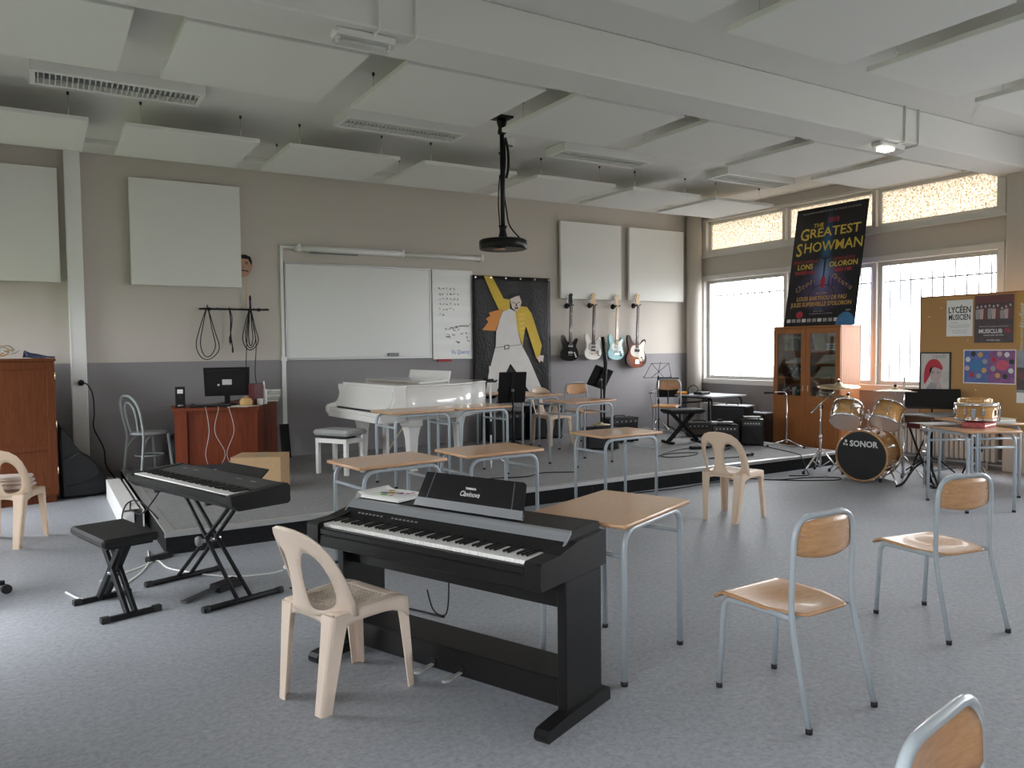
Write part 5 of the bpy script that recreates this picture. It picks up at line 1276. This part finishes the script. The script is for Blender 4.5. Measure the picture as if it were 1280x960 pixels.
MB().lathe([(.03, 0), (.03, .02)], 12).build('tip', 'rubber', t)
# folding wire stand
t = thing('wire_music_stand', 'folding wire music stand in front of the chair with the writing arm', 'music stand', (8.02, 8.95, ST), 160)
M_ = T(0, 0, .98) @ RX(-25)
w_ = MB()
for p in (((-.22, 0, -.08), (.22, 0, -.08)), ((-.22, 0, -.08), (-.14, 0, .16)), ((.22, 0, -.08), (.14, 0, .16)), ((-.14, 0, .16), (.10, 0, -.08)), ((.14, 0, .16), (-.10, 0, -.08)), ((0, 0, -.1), (0, 0, .18)), ((-.14, 0, .16), (.14, 0, .16))): w_.cyl(p[0], p[1], .004, 6, M_)
w_.cyl((-.22, 0, -.08), (-.22, -.05, -.08), .004, 6, M_).cyl((.22, 0, -.08), (.22, -.05, -.08), .004, 6, M_).build('wire_desk', 'black', t)
MB().cyl((0, 0, .10), (0, 0, .55), .010, 8).build('lower_tube', 'black', t); MB().cyl((0, 0, .55), (0, 0, .92), .007, 8).build('upper_tube', 'chrome', t); MB().lathe([(.016, .52), (.016, .58)], 10).lathe([(.014, .88), (.014, .93)], 10).build('clamp', 'black', t)
for k in range(3):
    a = 2*pi*k/3+.3
    MB().cyl((0, 0, .30), (.26*cos(a), .26*sin(a), .008), .006, 6).build('leg', 'chrome', t); MB().cyl((0, 0, .10), (.13*cos(a), .13*sin(a), .154), .004, 6).build('strut', 'chrome', t); MB().lathe([(.011, 0), (.011, .02)], 8, T(.26*cos(a), .26*sin(a), 0)).build('foot_cap', 'rubber', t)
# boom microphone stand at the stage corner
t = thing('microphone_stand', 'chrome microphone stand with a short angled arm at the stage corner', 'mic stand', (8.66, 7.10, ST), 0)
MB().cyl((0, 0, .05), (0, 0, .70), .009, 8).build('tube', 'chrome', t); MB().tube(spline([(0, 0, .70), (-.01, .02, .735), (-.06, .05, .745), (-.22, .14, .735)], 5), .010, 8).build('arm', 'chrome', t); MB().cyl((-.14, .095, .738), (-.26, .165, .733), .014, 8).build('clip', 'black', t)
for k in range(3):
    a = 2*pi*k/3+.6; MB().cyl((0, 0, .10), (.27*cos(a), .27*sin(a), .01), .008, 8).build('leg', 'chrome', t); MB().lathe([(.013, 0), (.013, .03)], 8, T(.27*cos(a), .27*sin(a), 0)).build('foot_cap', 'rubber', t)

# ================================================================== drums
KX, KY, KR = 7.87, 5.43, 13
def drum(mb_parent, r, l, M, batter='board_white', reso='black_matte', lugs=8, hoop='chrome', shell='drum_maple', hr=None):
    """shell from local z=0 to z=l"""
    sh = MB().lathe([(r, 0), (r, l), (r-.006, l), (r-.006, 0), (r, 0)], 40, M).build('shell', shell, mb_parent)
    hr = hr or .022
    for z0, mm, nm in ((-.012, reso, 'head'), (l-hr+.012, batter, 'head')):
        MB().lathe([(r+.004, z0), (r+.011, z0), (r+.011, z0+hr), (r+.004, z0+hr), (r+.004, z0)], 40, M).build('hoop', hoop, mb_parent)
        zz = z0+hr*.35 if z0 < 0 else z0+hr*.65
        MB().lathe([(r+.003, zz-.0015), (r+.003, zz+.0015)], 40, M).build(nm, mm, mb_parent)
    for k in range(lugs):
        a = 2*pi*(k+.5)/lugs
        lg = MB().box(r, r+.022, -.012, .012, l*.5-.03, l*.5+.03, .006, M @ RZ(math.degrees(a))).build('lug', 'chrome', mb_parent)
        MB().cyl((r+.014, 0, -.01), (r+.014, 0, l+.01), .0032, 6, M @ RZ(math.degrees(a))).build('tension_rod', 'chrome', lg)
t = thing('bass_drum', 'maple bass drum with a black lettered front head', 'drum', (KX, KY, 0), KR)
BR = .278; MBD = T(0, 0, .298) @ RY(90)
drum(t, BR, .42, MBD, 'board_white', 'black_satin', 8, 'drum_maple', hr=.04)
text('lettering', 'SONOR', .092, 'ink_white', t, T(-.014, -.03, .43) @ RZ(-90) @ XZ, sx=.95, bold=.003)
for (a, b, r_) in ((.165, .455, .014), (.185, .42, .011), (.155, .415, .010)): MB().prism(ellipse(-a, b, r_, r_*1.2, 12), 0, .0008, T(-.0135, 0, 0) @ RZ(-90) @ XZ).build('emblem', 'ink_white', t)
for s in (-1, 1): MB().cyl((.14, s*.25, .18), (-.02, s*.40, .012), .009, 8).build('spur', 'chrome', t)
MB().cyl((.20, 0, .57), (.20, 0, .80), .014, 10).cyl((.20, -.20, .74), (.20, .20, .74), .010, 8).box(.17, .23, -.03, .03, .57, .60, .005).box(.17, .23, -.035, .035, .70, .76, .008).build('tom_mount', 'chrome', t)
def tom(lab, lx, ly, z, r, l, tilt, turn):
    c, s = cos(rad(KR)), sin(rad(KR)); t = thing('tom_drum', lab, 'drum', (KX+lx*c-ly*s, KY+lx*s+ly*c, z), KR+turn, 'rack toms')
    drum(t, r, l, RY(tilt) @ T(0, 0, -l/2), 'board_white', mat('reso_head', (.55, .45, .40), .25), 6)
    return t
tom('maple rack tom tilted towards the two upper cymbals', .18, .24, .745, .155, .22, 42, 12)
tom('maple rack tom in front of the window beside the straight cymbal stand', .22, -.20, .755, .155, .22, 36, -8)
def cym_stand(lab, loc, rz, hgt, arm=None, cyms=(), feet=.24, n0=0):
    t = thing('cymbal_stand', lab, 'cymbal stand', loc, rz)
    MB().cyl((0, 0, .06), (0, 0, hgt*.55), .013, 10).build('lower_tube', 'chrome', t); MB().cyl((0, 0, hgt*.55), (0, 0, hgt), .009, 10).build('upper_tube', 'chrome', t); MB().lathe([(.02, hgt*.52), (.02, hgt*.57)], 12).build('clamp', 'chrome', t)
    for k in range(3):
        a = 2*pi*k/3+n0; e = (feet*cos(a), feet*sin(a))
        l = MB().cyl((0, 0, .30), (e[0], e[1], .02), .009, 8).cyl((.02*cos(a+1.2), .02*sin(a+1.2), .29), (e[0], e[1], .012), .006, 8).build('leg', 'chrome', t)
        MB().cyl((0, 0, .07), (e[0]*.5, e[1]*.5, .165), .006, 6).build('strut', 'chrome', t); MB().lathe([(.016, 0), (.018, .03), (.01, .04)], 10, T(e[0], e[1], 0)).build('foot_cap', 'rubber', l)
    if arm:
        MB().cyl(arm[0], arm[1], .0085, 8).build('boom', 'chrome', t); MB().lathe([(.022, -.025), (.022, .025)], 12, T(0, 0, hgt) @ RX(90)).build('ratchet', 'chrome', t)
    for (p, r_, tx, ty, lab2) in cyms:
        M_ = T(*p) @ RX(tx) @ RY(ty)
        c = MB().lathe([(r_, -.022), (r_*.99, -.019), (r_*.5, -.004), (r_*.2, .004), (r_*.17, .02), (r_*.08, .032), (0.006, .034)], 36, M_).build('cymbal', 'brass', t)
        MB().cyl((0, 0, -.06), (0, 0, .06), .006, 8, M_).build('rod', 'chrome', t); MB().lathe([(.016, .034), (.016, .055), (.008, .06)], 10, M_).build('felt', 'black', c)
        MB().box(-.02, .02, -.004, .004, .055, .075, .003, M_).build('wing_nut', 'chrome', c)
    return t
cym_stand('boom cymbal stand whose arm slants across the bookcase doors', (8.06, 6.11, 0), 0, .80, ((-.17, 0, .735), (.30, 0, 1.01)), [((.31, -.02, 1.055), .245, 3, -4, '')], .26, .9)
cym_stand('straight cymbal stand behind the bass drum with a steeply tilted cymbal', (8.42, 5.95, 0), 0, .88, None, [((-.12, -.02, .905), .20, 8, 22, '')], .25, .4)
cym_stand('straight cymbal stand in front of the maple bass drum shell', (8.27, 5.18, 0), 0, 1.18, None, [((.02, .12, 1.03), .23, -2, 3, '')], .27, .6)
t = thing('hi_hat_stand', 'chrome hi-hat stand with black legs behind the drum kit', 'cymbal stand', (8.05, 4.80, 0), 0)
MB().cyl((0, 0, .05), (0, 0, .70), .014, 10).build('tube', 'chrome', t); MB().lathe([(.035, .36), (.045, .40), (.03, .46)], 12).lathe([(.05, .62), (.05, .70)], 14).build('clutch', 'chrome', t)
for k in range(3):
    a = 2*pi*k/3+.2; MB().tube(spline([(0, 0, .30), (.1*cos(a), .1*sin(a), .22), (.2*cos(a), .2*sin(a), .06), (.28*cos(a), .28*sin(a), .012)], 4), .012, 8).build('leg', 'black', t)
MB().box(-.05, .05, -.34, -.08, .012, .03, .006, RZ(70)).build('footboard', 'black', t)
t = thing('snare_stand', 'folded chrome snare stand on the floor under the desks', 'stand', (8.78, 4.62, 0), 0)
MB().cyl((0, 0, .06), (0, 0, .50), .012, 10).build('tube', 'chrome', t); MB().lathe([(.03, .36), (.035, .42), (.02, .46)], 12).build('clamp', 'black', t)
for k in range(3):
    a = 2*pi*k/3; MB().cyl((0, 0, .28), (.22*cos(a), .22*sin(a), .012), .010, 8).build('leg', 'chrome', t); MB().cyl((0, 0, .46), (.12*cos(a), .12*sin(a), .62), .008, 8).build('arm', 'chrome', t)
# things on the desks by the notice board
DZ = .756
t = thing('snare_drum', 'maple snare drum with chrome hoops lying on the desk', 'drum', (7.66, 4.06, DZ+.06), 20)
drum(t, .180, .14, T(0, 0, .012), 'board_white', 'board_white', 8)
MB().box(-.235, -.19, -.02, .02, .03, .12, .006).build('strainer', 'chrome', t)
t = thing('percussion_ring', 'plain wooden tambourine ring on top of the snare drum', 'tambourine', (7.66, 4.08, DZ+.226), 0)
MB().lathe([(.125, 0), (.132, 0), (.132, .04), (.125, .04), (.125, 0)], 32).build('ring', 'drum_maple', t)
for k in range(6): MB().lathe([(.02, -.002), (.02, .002)], 10, RZ(k*60) @ T(.129, 0, .02) @ RX(90)).build('jingle', 'brass', t)
t = thing('red_box', 'small red patterned box under the snare drum', 'box', (7.60, 4.0, DZ), 10)
MB().box(-.15, .15, -.09, .11, 0, .05, .003).build('box', mat('box_red', (.36, .06, .06), .5, noise=.7, nscale=50), t); MB().box(-.15, .15, -.0905, -.09, .018, .032).build('band', 'paper', t)
t = thing('paper_sheets', 'large pale sheets hanging over the edge of the snare desk', 'papers', (7.47, 4.32, DZ), 62)
for k in range(2): MB().grid(lambda u, v: (-.10+u*.34-.02*k, -.19+v*.36, .002+.005*k+.012*sin(u*4+k)*.3+.004-.018*max(0, .12-v)), 8, 6).build('sheet', ('paper_grey', 'book_white')[k], t, solid=.001)
t = thing('sheet_stack', 'stack of pale scores on the desk beside the notice board', 'papers', (8.10, 4.22, DZ), 58)
for k in range(4): MB().box(-.16+.004*k, .15, -.22, .2, k*.011, k*.011+.009, .001, RZ(k*4-5)).build('score', ('paper_grey', 'book_white', 'paper', 'book_cream')[k], t)
t = thing('metallophone', 'metallophone with pale bars on a dark frame beside the drum kit', 'metallophone', (8.86, 5.02, .0), -8)
for s in (-1, 1): MB().box(-.50, .50, s*.17-.012, s*.17+.012, .70, .74, .003).build('rail', 'rosewood', t)
for k in range(22): MB().box(-.47+k*.044, -.47+k*.044+.036, -.20+.003*k, .20-.003*k, .742, .752, .002).build('bar', 'silver_strip', t)
for sx in (-1, 1):
    MB().box(sx*.5-.012, sx*.5+.012, -.19, .19, .66, .742, .003).build('end_board', 'rosewood', t)
    for sy in (-1, 1): MB().cyl((sx*.46, sy*.15, .66), (sx*.46, -sy*.15, .01), .011, 8).build('leg', 'black', t)
MB().box(-.48, .48, -.15, .15, .60, .66, .004).build('resonator_box', mat('oxblood', (.09, .02, .02), .5), t)

# ================================================================== radiators
def radiator(lab, y0, y1):
    t = thing('radiator', lab, 'radiator', (9.82, y0, 0), 0, 'ribbed radiators under the windows')
    n = int((y1-y0)/.062); rb = MB().box(0, .12, 0, .046, .10, .585, .014).mesh('rib', 'radiator')
    for k in range(n):
        o = bpy.data.objects.new('rib', rb); COL.objects.link(o); o.parent = t; o.location = (0, k*.062, 0)
    MB().cyl((.06, 0, .14), (.06, n*.062, .14), .018, 8).cyl((.06, 0, .54), (.06, n*.062, .54), .018, 8).build('header_pipe', 'radiator', t)
    for y in (.1, n*.062-.15): MB().box(.05, .07, y, y+.02, 0, .12).build('foot', 'radiator', t)
radiator('cream ribbed radiator in the window corner behind the low dark table', 8.75, 9.93)
radiator('cream ribbed radiator behind the drum kit', 5.0, 6.55)
radiator('cream ribbed radiator behind the notice board desks', 3.2, 4.15)
struct(MB().cyl((9.94, 2.0, .12), (9.94, 9.9, .12), .014, 8).cyl((9.94, 2.0, .06), (9.94, 9.9, .06), .014, 8).build('trim_7', 'radiator'))

# ================================================================== amplifiers and stage clutter
mat('grille_cloth', (.03, .03, .032), .9, noise=.5, nscale=200); mat('amp_brown', (.10, .075, .055), .7, noise=.4, nscale=90)
def amp(lab, loc, rz, w, d, h, grille='grille_cloth', panel_top=True, knobs=6):
    t = thing('amplifier', lab, 'amplifier', loc, rz)
    MB().box(-w/2, w/2, -d/2+.015, d/2, .012, h, .012).build('cabinet', 'black_vinyl', t)
    ph = .07 if panel_top else 0
    MB().box(-w/2+.02, w/2-.02, -d/2+.008, -d/2+.0155, .035, h-.03-ph, .002).build('grille', grille, t)
    if panel_top:
        p = MB().box(-w/2+.02, w/2-.02, -d/2+.006, -d/2+.0155, h-.02-ph, h-.02, .002).build('control_panel', 'dark_grey', t)
        for k in range(knobs): MB().lathe([(.011, 0), (.009, .014)], 8, T(-w/2+.06+k*(w-.12)/max(1, knobs-1), -d/2+.006, h-.02-ph/2) @ RX(90)).build('knob', 'paper_grey', p)
    MB().tube(fillet([(-.09, 0, h), (-.08, 0, h+.025), (.08, 0, h+.025), (.09, 0, h)], .02, 3), .008, 6).build('handle', 'rubber', t)
    for sx in (-1, 1):
        for sz in (.03, h-.018): MB().box(sx*(w/2-.018)-.02, sx*(w/2-.018)+.02, -d/2+.012, -d/2+.03, sz-.018, sz+.018, .004).build('corner', 'rubber', t)
        MB().box(sx*w*.35-.02, sx*w*.35+.02, -d*.3, d*.3, 0, .012).build('foot', 'rubber', t)
    return t
amp('large black bass amplifier cabinet at the end of the stage before the bookcase', (8.56, 7.98, ST), -66, .50, .40, .52, panel_top=False)
amp('small black combo amplifier with a bright top in front of the bass cabinet', (8.05, 7.65, ST), -38, .36, .26, .30)
amp('square black amplifier with socket side standing at the cabinet corner', (8.44, 7.50, ST), -50, .30, .24, .36)
amp('low brown-grilled practice amplifier under the low dark table', (8.60, 8.68, ST), -35, .42, .24, .22, 'amp_brown')
amp('dark amplifier wedged between the bass cabinet and the bookcase', (9.20, 8.10, 0), -80, .40, .30, .55)
amp('wide black amplifier with a knob panel under the stage desk near the edge', (7.18, 8.85, ST), -8, .50, .26, .36)
amp('square black amplifier standing before the wide one near the yellow cymbal', (6.45, 8.35, ST), -20, .44, .26, .30)
amp('black amplifier on the stage floor behind the beige chair', (5.90, 9.98, ST), 0, .62, .28, .42)
amp('black amplifier with silver knobs between the beige chair and the wooden one', (6.55, 9.90, ST), 0, .55, .28, .50)
t = thing('small_cymbal', 'small yellowish cymbal lying on the square amplifier', 'cymbal', (6.45, 8.35, ST+.335), 0)
MB().lathe([(.13, 0), (.12, .004), (.04, .014), (.03, .03), (.004, .034)], 28).build('disc', 'brass', t); MB().lathe([(.008, .034), (.008, .04)], 8).build('washer', 'black', t)
for i, (x, y, w, d, lab) in enumerate(((8.02, 7.66, .28, .18, 'white sheet of paper on the small combo amplifier'), (8.44, 7.51, .22, .16, 'white sheet of paper on the square stage amplifier'))):
    t = thing('paper_sheet', lab, 'paper', (x, y, ST+(.333, .393)[i]), -40); MB().box(-w/2, w/2, -d/2, d/2, 0, .002).build('sheet', 'paper', t); MB().box(-w*.3, w*.3, -d*.3, d*.1, .0021, .0025).build('print', 'ink_grey', t)
    # small black pedal holding the sheet down
t = thing('guitar_tuner', 'small black tuner lying on the combo amplifier paper', 'tuner', (8.02, 7.70, ST+.3355), -30)
MB().box(-.04, .04, -.03, .03, 0, .03, .008).build('body', 'black', t); MB().box(-.02, .02, -.015, .015, .03, .032).build('display', 'grey_plastic', t)
# low dark-framed table with papers by the corner window
t = thing('low_table', 'dark-framed grey-topped table by the corner window', 'table', (9.38, 9.22, 0), 0)
MB().prism(rrect(-.40, .40, -.42, .42, .03, 3), .735, .757).build('tabletop', mat('table_grey', (.30, .31, .33), .4), t)
for s in (-1, 1):
    MB().tube(fillet([(s*.33, -.36, .012), (s*.33, -.36, .722), (s*.33, .36, .722), (s*.33, .36, .012)], .08, 6), .014, 10).build('leg_frame', 'black', t)
MB().cyl((-.33, .30, .62), (.33, .30, .62), .012, 8).build('stretcher', 'black', t)
t = thing('scattered_sheets', 'bright loose sheets on the low dark-framed table', 'papers', (9.28, 9.02, .758), 0)
for k in range(4): MB().box(-.16, .15, -.1, .1, .002*k, .002*k+.0015, 0, T(.04*k-.05, .05*k-.08, 0) @ RZ(k*17)).build('page', ('paper', 'book_cream', 'paper')[k % 3], t)
t = thing('headphones', 'black headphones on the low dark-framed table', 'headphones', (9.16, 9.38, .758), 30)
MB().tube([(0, .09*cos(a), .05+.10*sin(a)) for a in [pi*k/14 for k in range(15)]], .008, 8).build('headband', 'black', t)
for s in (-1, 1): MB().lathe([(.035, 0), (.04, .01), (.035, .03)], 14, T(0, s*.09, .042) @ RX(90*s)).build('ear_cup', 'black', t)
t = thing('orange_tambourine', 'orange and yellow hand percussion piece on the low table', 'percussion', (9.10, 9.56, .758), 0)
MB().lathe([(.09, 0), (.10, 0), (.10, .04), (.09, .04), (.09, 0)], 24).build('ring', mat('orange', (.65, .25, .03), .5), t); MB().lathe([(.089, .03), (.089, .034)], 24).build('skin', mat('yellow', (.7, .5, .08), .5), t)
t = thing('effects_case', 'flat black pedal case lying on the low dark-framed table', 'case', (9.12, 9.15, .770), 10)
MB().box(-.12, .12, -.08, .08, 0, .045, .008).build('case', 'black', t); MB().box(-.03, .03, -.095, -.08, .015, .03, .004).build('handle', 'rubber', t)
# loose cables on the stage and floor by the amplifiers
z = ST+.008
cable('black instrument lead in a long loop on the stage carpet', [(6.55, 7.35, z), (6.9, 7.45, z), (7.2, 7.3, z), (6.9, 7.15, z), (6.6, 7.25, z), (6.8, 7.5, z), (7.4, 7.7, z), (7.8, 7.6, z)])
cable('black instrument lead ending in a plug near the edge strip', [(7.9, 7.4, z), (7.5, 7.2, z), (7.2, 6.9, z), (6.95, 6.85, z), (7.25, 6.75, z), (7.5, 6.72, z)])
cable('black lead running from the square amplifier over the stage edge', [(8.30, 7.45, ST+.25), (8.33, 7.3, .22), (8.35, 7.1, z), (8.25, 6.8, z), (8.1, 6.45, z+.002), (8.06, 6.38, .15), (8.0, 6.25, .01), (7.75, 6.05, .006), (7.55, 6.15, .006)])
cable('black coiled lead on the floor in front of the stage end', [(7.0, 6.30, .006), (7.2, 6.05, .006), (7.6, 5.95, .006), (7.9, 5.75, .006), (7.75, 5.65, .006), (7.4, 5.85, .006), (7.1, 6.15, .006)])
cable('black lead along the foot of the stage front', [(4.6, 6.28, .006), (5.2, 6.33, .006), (5.9, 6.28, .006), (6.4, 6.33, .006), (6.9, 6.28, .006)])
cable('black lead on the carpet under the stage desks', [(3.6, 7.0, z), (4.0, 7.1, z), (4.4, 7.0, z), (4.7, 7.1, z), (5.0, 6.95, z)])
t = thing('multi_socket', 'black cable drum block on the floor beside the beige chair', 'power strip', (6.72, 6.14, 0), 20)
MB().lathe([(.06, 0), (.06, .015), (.03, .02), (.03, .07), (.06, .075), (.06, .09)], 18).build('reel', 'black', t); MB().box(-.015, .015, -.07, .07, .09, .1, .003).build('handle', 'rubber', t)
t = thing('effects_pedal', 'flat black foot switch on the stage carpet', 'pedal', (7.55, 7.62, ST+.001), -15)
MB().box(-.13, .13, -.05, .05, 0, .035, .006).build('base', 'black', t)
for x in (-.07, 0, .07): MB().lathe([(.012, .035), (.01, .045)], 8, T(x, 0, 0)).build('switch', 'chrome', t)
t = thing('mic_on_floor', 'black microphone lying on the stage carpet', 'microphone', (7.45, 6.72, ST+.024), 15)
MB().lathe([(.012, 0), (.018, .13)], 10, RY(90)).build('handle', 'black', t); MB().lathe([(.018, .13), (.025, .15), (.022, .18), (0, .19)], 12, RY(90)).build('grille', 'dark_grey', t)
# dark swivel-chair base at the frame edge
t = thing('office_chair', 'black office chair of which only the castor base shows beside the plastic chair', 'chair', (-.52, 5.85, 0), 0)
for k in range(5):
    a = 2*pi*k/5+.35
    l = MB().tube([(.03*cos(a), .03*sin(a), .10), (.30*cos(a), .30*sin(a), .075)], [.025, .016], 8).build('base_arm', 'black', t)
    MB().cyl((.31*cos(a)-.02*sin(a), .31*sin(a)+.02*cos(a), .03), (.31*cos(a)+.02*sin(a), .31*sin(a)-.02*cos(a), .03), .03, 14).build('castor', 'rubber', l)
MB().cyl((0, 0, .09), (0, 0, .42), .025, 10).build('column', 'black', t); MB().box(-.24, .24, -.24, .24, .42, .49, .03).build('seat', 'black_vinyl', t); MB().box(-.23, -.17, -.2, .2, .55, .95, .02).build('backrest', 'black_vinyl', t); MB().box(-.21, -.15, -.03, .03, .40, .6).build('back_post', 'black', t)
